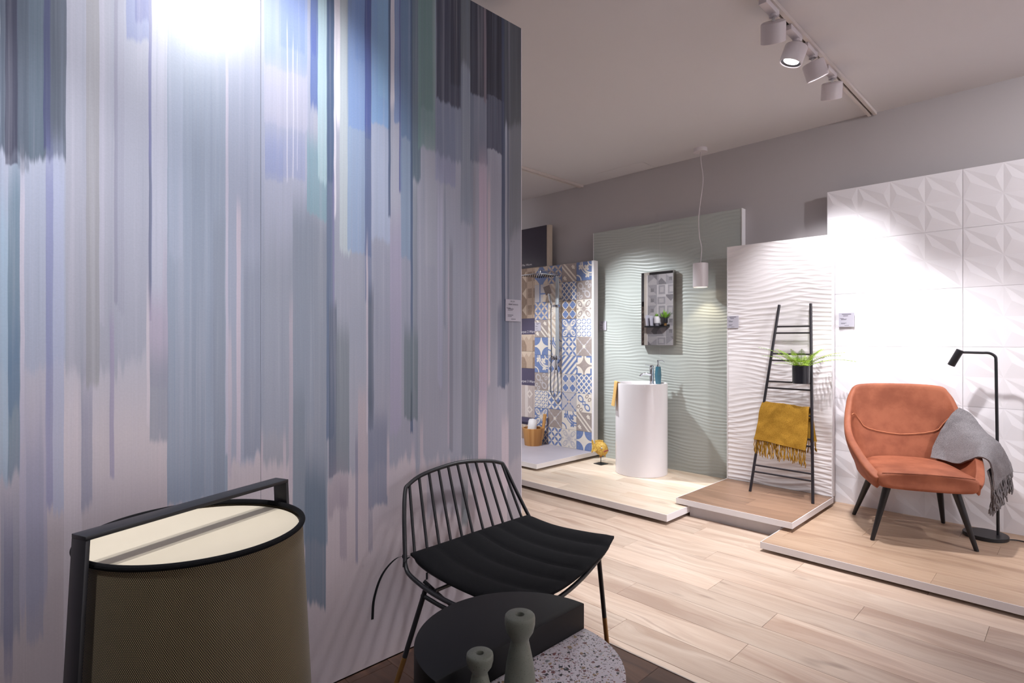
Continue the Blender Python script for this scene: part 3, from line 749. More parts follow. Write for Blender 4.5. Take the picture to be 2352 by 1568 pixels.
TX1, TX2, TX3 = -1.118, -3.91, 1.5
track(TX1, -3.5, 4.935, 'white ceiling track carrying the row of spotlights above the armchair')
track(TX2, -3.0, 4.94, 'white ceiling track running to the wall above the shower panel')
track(TX3, -3.5, 4.94, 'unseen white ceiling track added at right to carry fill spotlights')  # unseen track, added to carry the fill heads
#            x     y     target                W    cone
head(TX1, 2.96, (-1.70, 4.5, 0.6), 50, 40, 'leftmost of four white spotlights in view, tilted away from the camera', 0.6)
head(TX1, 3.30, (-2.05, 2.9, 0.0), 420, 76, 'white spotlight in view whose lit lens faces the camera', 1.0)
head(TX1, 3.56, (-0.6, 4.55, 0.45), 215, 64, 'third white spotlight in view, lens a thin bright sliver', 0.7)
head(TX1, 3.93, (-1.46, 4.8, 1.2), 125, 70, 'white spotlight in view closest to the back wall', 0.7)
head(TX1, 0.80, (-2.0, 0.58, 1.75), 70, 95, 'white spotlight aimed at the mural', 0.8)
head(TX1, 1.75, (-1.95, 1.45, 0.5), 10, 60, 'white spotlight aimed at the black wire chair', 0.8)
head(TX1, -0.5, (-1.97, 0.22, 1.05), 95, 54, 'white spotlight on the track behind the camera', 0.8)
head(TX2, 3.75, (-2.75, 4.88, 0.82), 300, 60, 'white spotlight aimed at the basin', 1.0, rgb=(0.93, 0.97, 1.0))
head(TX2, 2.55, (-4.05, 4.74, 0.55), 250, 50, 'white spotlight aimed at the patchwork tiles', 0.6, rgb=(0.95, 0.97, 1.0))
head(TX2, 1.9, (-5.7, 0.0, 1.4), 260, 70, 'unseen white spotlight added to brighten the grey tile wall', 0.7)  # unseen head, added to brighten the wall the mirror shows
head(TX3, 3.3, (-0.1, 4.84, 1.6), 150, 95, 'unseen white fill spotlight added for the right end of the facet panel', 0.8)  # unseen head, added as fill on the facet panel
head(TX3, 2.3, (0.2, 3.0, 0.0), 22, 90, 'unseen white fill spotlight added for the floor at right', 0.9)  # added fill head out of view, lifts the floor at right
head(TX3, 0.6, (-0.4, 1.6, 0.0), 18, 110, 'unseen white fill spotlight added for the dark floor', 0.9)  # added fill head out of view, over the dark floor

for k, (yy, tg, wt) in enumerate(((3.9, (3.2, 3.4, 1.3), 560), (1.4, (3.2, 1.2, 1.3), 260), (-1.8, (1.6, -4.0, 1.3), 30))):  # unseen wall washers, added so bounced light fills the room
    head(TX3, yy, tg, wt, 110, ('unseen white fill spotlight added to wash the right wall near the back', 'unseen white fill spotlight added to wash the right wall beside the camera', 'unseen white fill spotlight added to wash the wall behind the camera')[k], 0.9)
head(TX1, -2.2, (-0.6, -4.0, 1.3), 30, 110, 'unseen white fill spotlight added to wash the left part of the wall behind the camera', 0.9)  # unseen washer, added for bounce off the wall behind the camera
head(TX2, 0.6, (-8.0, 3.4, 1.4), 480, 110, 'unseen white fill spotlight added to wash the far left wall', 0.9)  # unseen washer, added for bounce off the far left wall

# ceiling hatch
HT = thing('ceiling_hatch', 'white access hatch in the ceiling edge left of the pendant lamp', 'hatch', (-3.2, 4.8, CEIL))
MB().box((-3.52, 4.70, CEIL - 0.003), (-2.98, 4.935, CEIL)).build('panel', m_ceil, HT, world=True, bevel=0.001, seg=1)

# ------------------------------------------------------------------ info cards
def card(x, Y, z, wv, hv, label, title=None, face='y'):
    P = thing('info_card', label, 'card', (x, Y, z), 0.0 if face == 'y' else PI / 2)
    MB().box((-wv / 2, -0.003, -hv / 2), (wv / 2, 0, hv / 2)).build('card', m_card, P)
    mb = MB()
    for (a, bb, zz, t) in ((-.44, -.18, .10, .02), (-.36, .02, .06, .02), (-.36, -.04, .01, .02), (-.36, .0, -.22, .02), (-.36, -.1, -.28, .02), (-.14, .16, -.40, .022)):
        mb.box((a * wv, -0.0036, (zz - t / 2) * hv), (bb * wv, -0.003, (zz + t / 2) * hv))
    if not title:
        mb.box((-.3 * wv, -0.0036, .38 * hv), (.3 * wv, -0.003, .42 * hv)); mb.box((-.22 * wv, -0.0036, .27 * hv), (.1 * wv, -0.003, .305 * hv))
    mb.build('printed_lines', m_ink, P)
    if title:
        for body, sz, xx, zz in title:
            text('lettering', body, sz, m_ink, P, Matrix.Translation((xx, -0.0036, zz)) @ MT)
    return P
card(XM, 1.978, 1.455, 0.106, 0.108, 'small lilac info card at the right edge of the blue mural panel', [('PR/SM', 0.0115, -0.020, 0.040), ('HEARTWOOD', 0.0105, -0.034, 0.026)], face='x')
card(-3.575, SAGE_Y - 0.0002, 1.467, 0.09, 0.096, 'small pale info card on the sage panel beside the patchwork tiles')
card(-2.094, 4.7095, 1.466, 0.098, 0.104, 'small grey info card on the left edge of the white ripple panel')
card(-1.265, 4.832, 1.465, 0.104, 0.106, 'small grey info card on the facet panel above the armchair')
card(-4.382, 4.7395, 1.468, 0.094, 0.098, 'small pale info card on the patchwork tile panel')

# ------------------------------------------------------------------ fabrics
def weave_mat(name, ca, cb, scale=900.0, rough=0.95, big=14.0):
    m, nt, b = newmat(name, rough, 0, 0.15)
    x, y, z = coords(nt)
    v = comb(nt, x, y, z)
    n = noise(nt, v, scale * 0.35, 2.0, 0.7); g = noise(nt, v, big, 3.0)
    setc(nt, b, mix(nt, n.step(0.3, 0.72) * 0.7 + g * 0.3, ca, cb))
    bump(nt, b, n, 0.4, 0.003); return m
m_mustard = weave_mat('mustard_knit', C(118, 80, 20), C(186, 142, 56))
m_greywool = weave_mat('grey_wool', C(90, 85, 88), C(152, 147, 149))
m_towel = weave_mat('honey_towel', C(206, 160, 92), C(232, 196, 134))
m_whitetowel = weave_mat('white_terry', C(222, 220, 222), C(246, 244, 246), big=30)

def cloth(rows, sub, thick, ripple=0.0, seed=0, uneven=0.0):
    """bicubic sheet through a grid of control points, with thickness"""
    A = [catmull(r, sub) for r in rows]
    B = [catmull([A[i][k] for i in range(len(A))], sub) for k in range(len(A[0]))]
    n, mm = len(B), len(B[0])
    P = [[B[k][i].copy() for k in range(n)] for i in range(mm)]
    N = []
    for i in range(mm):
        r = []
        for k in range(n):
            a = P[min(i + 1, mm - 1)][k] - P[max(i - 1, 0)][k]; b2 = P[i][min(k + 1, n - 1)] - P[i][max(k - 1, 0)]
            q = a.cross(b2); q.normalize(); r.append(q)
        N.append(r)
    top, bot = [], []
    for i in range(mm):
        tr, br = [], []
        for k in range(n):
            d = ripple * mnoise.noise(P[i][k] * 14 + Vector((seed, 0, 0))) + 0.4 * ripple * mnoise.noise(P[i][k] * 37 + Vector((seed, 3, 0)))
            p = P[i][k] + N[i][k] * d
            tr.append(p + N[i][k] * thick / 2); br.append(p - N[i][k] * thick / 2)
        top.append(tr); bot.append(br)
    mb = MB(); mb.grid(top); off = len(mb.v); mb.grid(bot)
    ring = [(0, k) for k in range(n)] + [(i, n - 1) for i in range(1, mm)] + [(mm - 1, k) for k in range(n - 2, -1, -1)] + [(i, 0) for i in range(mm - 2, 0, -1)]
    idx = [i * n + k for i, k in ring]
    for a, b2 in zip(idx, idx[1:] + idx[:1]): mb.f.append((a, b2, off + b2, off + a))
    return mb, top
def fringe(line, L, r, count, spread=0.01, down=Vector((0, 0, -1)), seed=1):
    rnd = random.Random(seed); mb = MB(); N = len(line) - 1
    for i in range(count):
        t = (i + 0.5) / count * N; k = min(int(t), N - 1); p = line[k].lerp(line[k + 1], t - k)
        l = L * rnd.uniform(0.75, 1.15); pts = [p]
        q = p.copy(); dx = Vector((rnd.uniform(-1, 1), rnd.uniform(-1, 1), 0)) * spread
        for s in range(1, 6):
            q = p + down * (l * s / 5) + dx * (s / 5) + Vector((rnd.uniform(-1, 1), rnd.uniform(-1, 1), 0)) * spread * 0.35
            pts.append(q)
        mb.tube(pts, [r, r * 0.9, r * 1.1, r * 0.95, r * 1.5, r * 0.8], 5)
    return mb

# ------------------------------------------------------------------ mirror
m_mirror = flat('silvered_mirror', C(236, 238, 240), 0.015, 1.0, var=0.0)
m_steel = flat('brushed_steel_frame', C(170, 166, 164), 0.3, 0.9)
MR = thing('wall_mirror', 'rectangular steel-framed mirror hung on the sage ripple panel', 'mirror', (-2.896, 4.874, 1.625))
MB().box((-3.068, 4.831, 1.266), (-2.725, 4.832, 1.974)).build('glass', m_mirror, MR, world=True)
mb = MB(); x0, x1, z0, z1 = -3.073, -2.720, 1.261, 1.979
for lo, hi in (((x0, 4.829, z0), (x0 + .005, 4.874, z1)), ((x1 - .005, 4.829, z0), (x1, 4.874, z1)), ((x0 + .005, 4.829, z0), (x1 - .005, 4.874, z0 + .005)), ((x0 + .005, 4.829, z1 - .005), (x1 - .005, 4.874, z1))): mb.box(lo, hi)
mb.build('frame', m_steel, MR, world=True)
MB().box((x0 + .005, 4.833, z0 + .005), (x1 - .005, 4.873, z1 - .005)).build('back_panel', m_darkgap, MR, world=True)

# ------------------------------------------------------------------ round pedestal basin
m_ceramic = flat('glazed_white_ceramic', C(230, 225, 229), 0.12, var=0.01, spec=0.6)
BC = (-2.909, 4.573, 0.075)
BA = thing('pedestal_basin', 'tall round white freestanding washbasin on the pale oak platform', 'washbasin', BC)
R0 = 0.239
MB().lathe([(R0 - .004, 0), (R0, 0.004), (R0, 0.832), (R0 - .003, 0.839), (R0 - .010, 0.840), (R0 - .014, 0.836), (R0 - .018, 0.815), (0.20, 0.76), (0.12, 0.728), (0.03, 0.722)], 96).build('body', m_ceramic, BA, smooth=True)
MB().lathe([(0.022, 0.7225), (0.022, 0.727), (0.012, 0.729)], 24).build('drain', m_chrome, BA, smooth=True)
mb = MB(); arc = [(0.222 * math.cos(a), 0.222 * math.sin(a)) for a in np.linspace(math.radians(38), math.radians(142), 24)]
mb.prism(arc, 0.80, 0.822); mb.build('tap_ledge', m_ceramic, BA, smooth=False, bevel=0.003)
# tap
TP = (-2.897, 4.735, 0.897)
TA = thing('basin_tap', 'chrome lever tap standing on the round white basin', 'tap', TP)
MB().lathe([(0.024, 0), (0.024, 0.005), (0.020, 0.008), (0.020, 0.15), (0.018, 0.153)], 28).build('body', m_chrome, TA, smooth=True)
MB().tube(catmull([(0, -.015, .085), (-.03, -.05, .098), (-.055, -.085, .09), (-.066, -.10, .07)], 6), 0.010, 14).build('spout', m_chrome, TA, smooth=True)
MB().lathe([(0.020, .156), (0.020, .172), (0.016, .176)], 28).build('cap', m_chrome, TA, smooth=True)
MB().tube([(0, 0, .168), (-.02, -.035, .176), (-.035, -.06, .178)], [0.004, .0035, .003], 8).build('lever', m_chrome, TA, smooth=True)
# soap dispenser
m_teal = flat('teal_resin', C(58, 106, 124), 0.3, var=0.05)
SD = thing('soap_dispenser', 'teal faceted soap dispenser with chrome pump beside the tap', 'soap dispenser', (-2.832, 4.742, 0.897), 0.3)
mb = MB()
A5 = [(0.024 * math.cos(2 * PI * k / 6), 0.024 * math.sin(2 * PI * k / 6), 0) for k in range(6)]
B5 = [(0.033 * math.cos(2 * PI * (k + .5) / 6), 0.033 * math.sin(2 * PI * (k + .5) / 6), 0.085) for k in range(6)]
C5 = [(0.024 * math.cos(2 * PI * k / 6), 0.024 * math.sin(2 * PI * k / 6), 0.165) for k in range(6)]
mb.v = A5 + B5 + C5; mb.f = [tuple(range(6))[::-1], tuple(range(12, 18))]
for k in range(6):
    j = (k + 1) % 6
    mb.f += [(k, j, 6 + k), (j, 6 + j, 6 + k), (6 + k, 6 + j, 12 + j), (6 + k, 12 + j, 12 + k)]
mb.build('bottle', m_teal, SD, smooth=False)
MB().lathe([(0.013, .165), (0.013, .182), (0.006, .184), (0.006, .21), (0.010, .212), (0.010, .226)], 20).build('pump', m_chrome, SD, smooth=True)
MB().tube([(0, 0, .22), (0.035, 0.01, .222), (0.055, 0.016, .205)], .0035, 8).build('nozzle', m_chrome, SD, smooth=True)
# towel on the basin rim
TW_ = thing('hand_towel', 'honey yellow hand towel hung over the left rim of the basin', 'towel', (-3.08, 4.40, 0.9))
ca, sa = math.cos(math.radians(225.4)), math.sin(math.radians(225.4))
def bp(r, dz, off):
    a = math.radians(225.4) + off / 0.239
    return (BC[0] + r * math.cos(a), BC[1] + r * math.sin(a), 0.915 + dz)
rws = [[bp(r, dz, o) for (r, dz) in ((0.203, -0.028), (0.217, 0.0), (0.235, 0.008), (0.247, 0.0), (0.258, -0.10), (0.275, -0.215))] for o in (-.045, -.02, .01, .04, .062)]
mb, _ = cloth(rws, 6, 0.006, 0.003, 4); mb.build('cloth', m_towel, TW_, world=True, smooth=True)

# ------------------------------------------------------------------ fish sculpture on a stand
m_fish, nt, b = newmat('weathered_yellow_paint', 0.55, 0, 0.3)
x, y, z = coords(nt); v = comb(nt, x, y, z)
n = noise(nt, v, 60, 4.0, 0.7); n2 = noise(nt, v, 240, 2.0)
setc(nt, b, mix(nt, n2.step(0.55, 0.8) * 0.4, mix(nt, n.step(0.35, 0.7), C(186, 140, 58), C(226, 196, 106)), C(150, 96, 44))); bump(nt, b, n2, 0.3, 0.003)
m_lip = flat('red_lips', C(150, 62, 62), 0.5); m_eye = flat('eye_white', C(226, 224, 214), 0.3); m_fin = flat('orange_fin', C(206, 140, 52), 0.5, var=0.3, scale=60)
FC = Vector((-3.389, 4.591, 0.075))
FI = thing('fish_sculpture', 'yellow painted fish figure on a small black stand beside the basin', 'sculpture', tuple(FC), -0.12)
MB().box((-.052, -.052, 0), (.052, .052, .006)).build('base', m_black, FI, bevel=.001, seg=1)
MB().tube([(0, 0, .006), (0, 0, .10)], .004, 10).build('rod', m_black, FI, smooth=True)
prof = [(-.088, .012, .030), (-.075, .02, .040), (-.05, .034, .056), (-.02, .044, .068), (.01, .048, .071), (.035, .046, .066), (.058, .038, .054), (.074, .026, .038), (.084, .013, .020), (.088, .005, .008)]
rws = []
for (px, ry, rz2) in prof:
    rws.append([(px, ry * math.cos(2 * PI * k / 24), .155 + rz2 * math.sin(2 * PI * k / 24) - (0.012 if px > .05 else 0) * (px - .05) / .04) for k in range(24)])
mb = MB().grid(rws, closed_u=True); mb.f.append(tuple(range(24))); mb.f.append(tuple(len(mb.v) - 24 + k for k in range(24)))
mb.build('body', m_fish, FI, smooth=True)
def finp(name, pts, th, mat=None, axis='y'):
    mb = MB(); n = len(pts)
    if axis == 'y': mb.v = [(p[0], -th / 2, p[1]) for p in pts] + [(p[0], th / 2, p[1]) for p in pts]
    else: mb.v = [(p[0], p[1], p[2]) for p in pts] + [(p[0], p[1] + th, p[2] + th * .4) for p in pts]
    mb.f = [tuple(range(n)), tuple(range(n, 2 * n))[::-1]] + [(k, (k + 1) % n, n + (k + 1) % n, n + k) for k in range(n)]
    return mb.build(name, mat or m_fish, FI, bevel=th * .3, seg=1)
finp('tail', [(-.075, .145), (-.092, .12), (-.125, .09), (-.132, .105), (-.118, .15), (-.128, .215), (-.118, .232), (-.095, .20), (-.078, .178)], .010)
finp('dorsal_fin', [(-.07, .19), (-.085, .222), (-.05, .234), (-.01, .240), (.03, .240), (.036, .222), (.03, .205), (-.02, .215)], .009)
finp('belly_fin', [(-.012, .092), (.012, .096), (.016, .072), (.004, .076), (-.006, .060), (-.016, .070)], .010, m_fin)
finp('chin_fin', [(.045, .105), (.062, .11), (.064, .082), (.056, .075), (.05, .085)], .009)
finp('side_fin', [(-.035, -.046, .155), (-.01, -.050, .16), (.0, -.052, .145), (-.03, -.058, .125), (-.045, -.056, .138)], -.006, axis='s')
for s in (-1, 1):
    MB().lathe([(.001, -.010), (.006, -.008), (.009, -.002), (.009, .002), (.006, .008), (.001, .010)], 14, (.047, s * .037, .168)).build('eye', m_eye, FI, smooth=True)
    MB().lathe([(.001, -.0045), (.0042, -.001), (.0042, .001), (.001, .0045)], 12, (.0485, s * .0448, .168)).build('pupil', m_black, FI, smooth=True)
MB().tube(catmull([(.067, -.030, .134), (.083, -.014, .146), (.089, 0, .148), (.083, .014, .146), (.067, .030, .134)], 5), .0055, 8).build('lips', m_lip, FI, smooth=True)

# ------------------------------------------------------------------ sauna bucket
m_bamboo, nt, b = newmat('bamboo_staves', 0.45, 0, 0.4)
x, y, z = coords(nt)
at = y.m('ARCTAN2', x); st = ((at * 4.0).floor() * 12.9898).sin().m('MULTIPLY', 437.58).fract()
gr = noise(nt, comb(nt, at * 60.0, z * 6.0, 0.0), 1.0, 3.0)
c = mix(nt, st, C(176, 122, 66), C(206, 156, 96)); setc(nt, b, mix(nt, gr.step(0.5, 0.8) * 0.4, c, C(140, 92, 46)))
BUC = (-4.32, 4.594, 0.144)
BU = thing('wooden_bucket', 'bamboo stave bucket with upright handle on the grey shower platform', 'bucket', BUC)
MB().lathe([(0.094, 0), (0.096, 0.003), (0.120, 0.190), (0.118, 0.193), (0.110, 0.193), (0.108, 0.188), (0.088, 0.02), (0.02, 0.018)], 48).build('tub', m_bamboo, BU, smooth=True)
u = Vector((c_, s_, 0))
hp = [u * 0.106 + Vector((0, 0, 0.06)), u * 0.122 + Vector((0, 0, 0.19)), u * 0.140 + Vector((0, 0, 0.345))]
hp = [p + Vector((0, -.012, 0)) for p in hp]
MB().tube(hp, [0.012, 0.018, 0.020], 20).build('handle', m_bamboo, BU, smooth=True)
RT = thing('rolled_towel', 'rolled white towel standing in the bamboo bucket', 'towel', (BUC[0], BUC[1], 0.17))
d = (u * 0.030 + Vector((0, 0, 0.26))); p0 = -u * 0.025 + Vector((0, -0.01, 0.0))
mb = MB(); mb.tube([p0 + d * t for t in (0, .05, .5, .92, 1.0)], [.035, .048, .050, .050, .040], 24)
mb.build('roll', m_whitetowel, RT, smooth=True)
mb = MB(); e = p0 + d * 1.0
mb.tube([e + Vector((0.006 * k * math.cos(k), 0.006 * k * math.sin(k), 0.003)) for k in np.linspace(0, 6, 40)], .0035, 6); mb.build('spiral_end', m_whitetowel, RT, smooth=True)

# ------------------------------------------------------------------ shower set
SX = -4.04
SH = thing('shower_set', 'chrome shower column with rain head and hand shower on patchwork tiles', 'shower', (SX, 4.74, 1.5))
MB().box((SX - .020, 4.672, 1.145), (SX + .020, 4.690, 2.005)).build('column', flat('satin_chrome', C(196, 204, 210), 0.38, 0.55), SH, world=True, bevel=.003)
for zz in (1.72, 1.18): MB().tube([(SX, 4.69, zz + .05), (SX, 4.738, zz + .05)], .012, 14).build('bracket', m_chrome, SH, world=True, smooth=True)
rw = catmull([(SX, 4.681, 1.99), (SX, 4.675, 2.03), (SX, 4.64, 2.052), (SX, 4.55, 2.056), (SX, 4.40, 2.056)], 8)
mb = MB(); P_ = [[(p.x - .020, p.y, p.z), (p.x + .020, p.y, p.z)] for p in rw]
mb.grid(P_); o_ = len(mb.v); mb.grid([[(a[0], a[1] + .004, a[2] - .008), (b2[0], b2[1] + .004, b2[2] - .008)] for a, b2 in P_]); n_ = len(P_)
for k in range(n_ - 1):
    for e in (0, 1): mb.f.append((2 * k + e, 2 * k + 2 + e, o_ + 2 * k + 2 + e, o_ + 2 * k + e))
mb.f += [(0, 1, o_ + 1, o_), (2 * n_ - 2, 2 * n_ - 1, o_ + 2 * n_ - 1, o_ + 2 * n_ - 2)]
mb.build('arm', m_chrome, SH, world=True)
MB().tube([(SX, 4.40, 2.05), (SX, 4.40, 2.004)], .014, 16).build('swivel', m_chrome, SH, world=True, smooth=True)
RH = MB().box((SX - .15, 4.25, 1.994), (SX + .15, 4.55, 2.004)).build('rain_head', m_chrome, SH, world=True, bevel=.002)
mb = MB()
for i in range(9):
    for j in range(9): mb.box((SX - .13 + .0325 * i - .003, 4.27 + .0325 * j - .003, 1.990), (SX - .13 + .0325 * i + .003, 4.27 + .0325 * j + .003, 1.994))
mb.build('nozzles', m_darkgap, RH, world=True, kind='stuff')
MB().box((SX - .055, 4.655, 1.678), (SX + .026, 4.698, 1.702)).build('slider', m_chrome, SH, world=True, bevel=.003)
hs = Vector((SX - .045, 4.635, 1.70)); hd = Vector((-.045, -.02, .205))
HSH = MB().bar(hs, hs + hd * .62, .022, .016, (0, 1, 0)).build('hand_shower', m_chrome, SH, world=True, bevel=.004)
c1 = hs + hd * .80
M = Matrix.Translation(c1) @ Matrix.Rotation(-.22, 4, 'Y') @ Matrix.Rotation(.25, 4, 'X')
MB().box((-.05, -.008, -.05), (.05, .006, .05), M).build('spray_plate', flat('grey_spray_face', C(160, 148, 146), 0.4), HSH, world=True, bevel=.003)
mb = MB()
for i in range(7):
    for j in range(7): mb.box((-.037 + .0124 * i - .0025, -.010, -.037 + .0124 * j - .0025), (-.037 + .0124 * i + .0025, -.008, -.037 + .0124 * j + .0025), M)
mb.build('spray_holes', m_darkgap, HSH, world=True, kind='stuff')
MB().box((SX - .022, 4.655, 1.10), (SX + .022, 4.70, 1.146)).build('mixer_body', m_chrome, SH, world=True, bevel=.004)
MB().lathe([(.022, 0), (.022, .03), (.018, .034)], 20, M=Matrix.Translation((SX - .02, 4.66, 1.118)) @ Matrix.Rotation(-PI / 2, 4, 'Y')).build('valve_knob', m_chrome, SH, world=True, smooth=True)
MB().bar((SX - .005, 4.665, 1.11), (SX + .008, 4.66, .99), .026, .02, (0, 1, 0)).build('mixer_lever', m_chrome, SH, world=True, bevel=.003)
hose = catmull([tuple(hs), (SX - .055, 4.64, 1.60), (SX - .068, 4.66, 1.2), (SX - .098, 4.68, .85), (SX - .088, 4.68, .74), (SX - .042, 4.68, .68), (SX + .002, 4.68, .73), (SX + .012, 4.68, .82), (SX + .006, 4.675, .99)], 10)
MB().tube(hose, .007, 8).build('hose', m_chrome, SH, world=True, smooth=True)

# ------------------------------------------------------------------ pendant
PX_, PY_ = -2.409, 4.752
PD = thing('pendant_lamp', 'white cylindrical pendant lamp hanging before the sage panel', 'pendant lamp', (PX_, PY_, CEIL))
MB().lathe([(.058, -.032), (.060, -.028), (.060, 0)], 36, (PX_, PY_, CEIL)).build('canopy', m_lamp, PD, world=True, smooth=True)
cb = catmull([(PX_, PY_, 3.0), (PX_ + .006, PY_, 2.90), (PX_ + .024, PY_ + .0, 2.74), (PX_ - .006, PY_, 2.52), (PX_ - .018, PY_, 2.40), (PX_ - .010, PY_, 2.24), (PX_ + .010, PY_, 2.14), (PX_, PY_, 2.0)], 8)
MB().tube(cb, .0032, 8).build('cord', m_lamp, PD, world=True, smooth=True)
MB().tube([(PX_ - .004, PY_, 3.0), (PX_ - .004, PY_, 2.0)], .0008, 5).build('steel_wire', m_steel, PD, world=True)
MB().lathe([(.010, .215), (.063, .215), (.0655, .212), (.0655, .002), (.063, 0), (.060, .002), (.060, .025)], 40, (PX_, PY_, 1.786), capt=False).build('shade', m_lamp, PD, world=True, smooth=True)
m_warm, nt, b = newmat('warm_lit_lens'); b.inputs['Emission Color'].default_value = (1, 0.86, 0.62, 1); b.inputs['Emission Strength'].default_value = 5; m_warm.cycles.emission_sampling = 'NONE'
MB().lathe([(.0595, .012), (.0595, .016)], 36, (PX_, PY_, 1.786)).build('lens', m_warm, PD, world=True)
L = bpy.data.lights.new('pendant_bulb', 'SPOT'); L.energy = 7; L.color = (1, .84, .58); L.spot_size = math.radians(95); L.spot_blend = .35; L.shadow_soft_size = .04
lo = bpy.data.objects.new('pendant_bulb', L); COL.objects.link(lo); lo.parent = PD; lo.location = (0, 0, 1.79 - CEIL)

# ------------------------------------------------------------------ ladder with fern and throw
lf, lt = Vector((-1.833, 4.43, .125)), Vector((-1.707, 4.69, 1.593))
rf, rt = Vector((-1.375, 4.42, .125)), Vector((-1.474, 4.69, 1.592))
m_ladder = flat('black_ladder_paint', C(38, 34, 40), 0.4, var=0.1)
LD = thing('decorative_ladder', 'slim black ladder leaning on the white ripple panel', 'ladder', (-1.6, 4.43, .125))
def cy(p): return Vector((p.x, p.y, p.z))
for a, b2 in ((lf, lt), (rf, rt)): MB().tube([cy(a), cy(b2)], .0105, 14).build('rail', m_ladder, LD, world=True, smooth=True)
for t in (.881, .846, .734, .699, .586, .551, .458, .422, .306, .272, .140, .106):
    MB().tube([lf.lerp(lt, t), rf.lerp(rt, t)], .0068, 10).build('rung', m_ladder, LD, world=True, smooth=True)
# fern
FX, FY, FZ = -1.482, 4.50, 0.985
PO = thing('potted_fern', 'green fern in a black cylindrical pot hung on the black ladder', 'potted plant', (FX, FY, FZ))
MB().lathe([(.056, 0), (.059, .003), (.061, .135), (.057, .135), (.056, .118), (.02, .116)], 40).build('pot', flat('gloss_black_pot', C(34, 33, 40), 0.22, var=0.05), PO, smooth=True)
MB().bar((0, .055, .115), (0, .088, .16), .02, .004, (1, 0, 0)).build('hook', m_ladder, PO)
MB().lathe([(.055, .112), (.03, .118)], 24).build('soil', flat('soil', C(48, 38, 30), 0.9, var=0.3, scale=90), PO)
m_leaf, nt, b = newmat('fern_leaf', 0.5, 0, 0.3)
oi = nt.nodes.new('ShaderNodeObjectInfo'); x, y, z = coords(nt)
n = noise(nt, comb(nt, x, y, z), 30, 2.0)
setc(nt, b, mix(nt, S(nt, oi.outputs['Random']) * .6 + n * .4, C(70, 122, 34), C(184, 212, 72)))
b.inputs['Subsurface Weight'].default_value = 0.0
rnd = random.Random(5)
fr = [(205, .24, .95), (185, .20, .75), (160, .19, 1.05), (235, .16, 1.1), (265, .16, 1.25), (290, .17, 1.2), (315, .19, .95), (340, .23, .75), (10, .22, .85), (35, .26, .55), (60, .18, 1.1), (90, .10, 1.3), (130, .15, 1.15), (225, .13, .6), (300, .14, .55), (0, .15, 1.35), (250, .19, .85)]
for (az, Lf, el) in fr:
    Lf *= 1.4
    a = math.radians(az); dh = Vector((math.cos(a), math.sin(a), 0)); up = Vector((0, 0, 1)); sd = dh.cross(up)
    mb = MB(); K_ = 18; pts = []
    for i in range(K_ + 1):
        t = i / K_; rr = Lf * (t * math.cos(el * .8) + .12 * t * t); hh = Lf * (t * math.sin(el) - .42 * t * t * math.cos(el * .6))
        pts.append(dh * (rr + .02) + up * (.118 + hh))
    mb.tube(pts, [.0018 * (1 - .7 * i / K_) for i in range(K_ + 1)], 4)
    for i in range(2, K_):
        t = i / K_; p = pts[i]; dv = (pts[i + 1] - pts[i]).normalized(); nn = dv.cross(sd).normalized()
        ll = .030 * (math.sin(PI * min(1, t * .86 + .16)) ** .8) * (Lf / .2) ** .5 + .003
        for s in (-1, 1):
            tip = p + sd * s * ll + dv * ll * .25 + nn * .002; w_ = Lf / K_ * .26
            b0 = len(mb.v); mb.v += [tuple(p - dv * w_), tuple(p + sd * s * ll * .55 - dv * w_ * .7 + nn * .003), tuple(tip), tuple(p + sd * s * ll * .5 + dv * w_ * 1.1 + nn * .003), tuple(p + dv * w_)]
            mb.f.append((b0, b0 + 1, b0 + 2, b0 + 3, b0 + 4))
    mb.build('frond', m_leaf, PO, smooth=False, recalc=False)
# mustard throw over the fourth rung pair
TH_ = thing('mustard_throw', 'fringed mustard yellow throw draped over the rungs of the black ladder', 'throw blanket', (-1.6, 4.5, .8))
def lp(t, sfrac, off):
    """point on the ladder plane at height fraction t, across fraction, offset toward the viewer"""
    p = lf.lerp(lt, t).lerp(rf.lerp(rt, t), sfrac); return p + Vector((0, -1, .18)) * off
rws = []
for sf, tb, tt in ((-.035, .272, .0), (.2, .270, .0), (.45, .262, .0), (.7, .255, .0), (.955, .248, .0)):
    h0 = .475 - .012 * sf
    rws.append([tuple(lp(.30, sf + .10, -.035)), tuple(lp(.40, sf + .05, -.026)), tuple(lp(h0 - .02, sf + .01, -.016)), tuple(lp(h0, sf, .0)), tuple(lp(h0 - .025, sf, .017)), tuple(lp(h0 - .08, sf - .005, .026)), tuple(lp(.33, sf - .01 * sf, .028)), tuple(lp(tb, sf - .02 - .03 * sf, .030))])
mb, top = cloth(rws, 7, .008, .008, 11)
mb.build('cloth', m_mustard, TH_, world=True, smooth=True)
hem = [r[-1] for r in top]; hemb = [r[0] for r in top]
fringe(hem, .115, .0034, 46, .012, seed=3).build('fringe', m_mustard, TH_, world=True, kind='stuff')
fringe(hemb, .09, .0034, 40, .014, seed=8).build('fringe', m_mustard, TH_, world=True, kind='stuff')

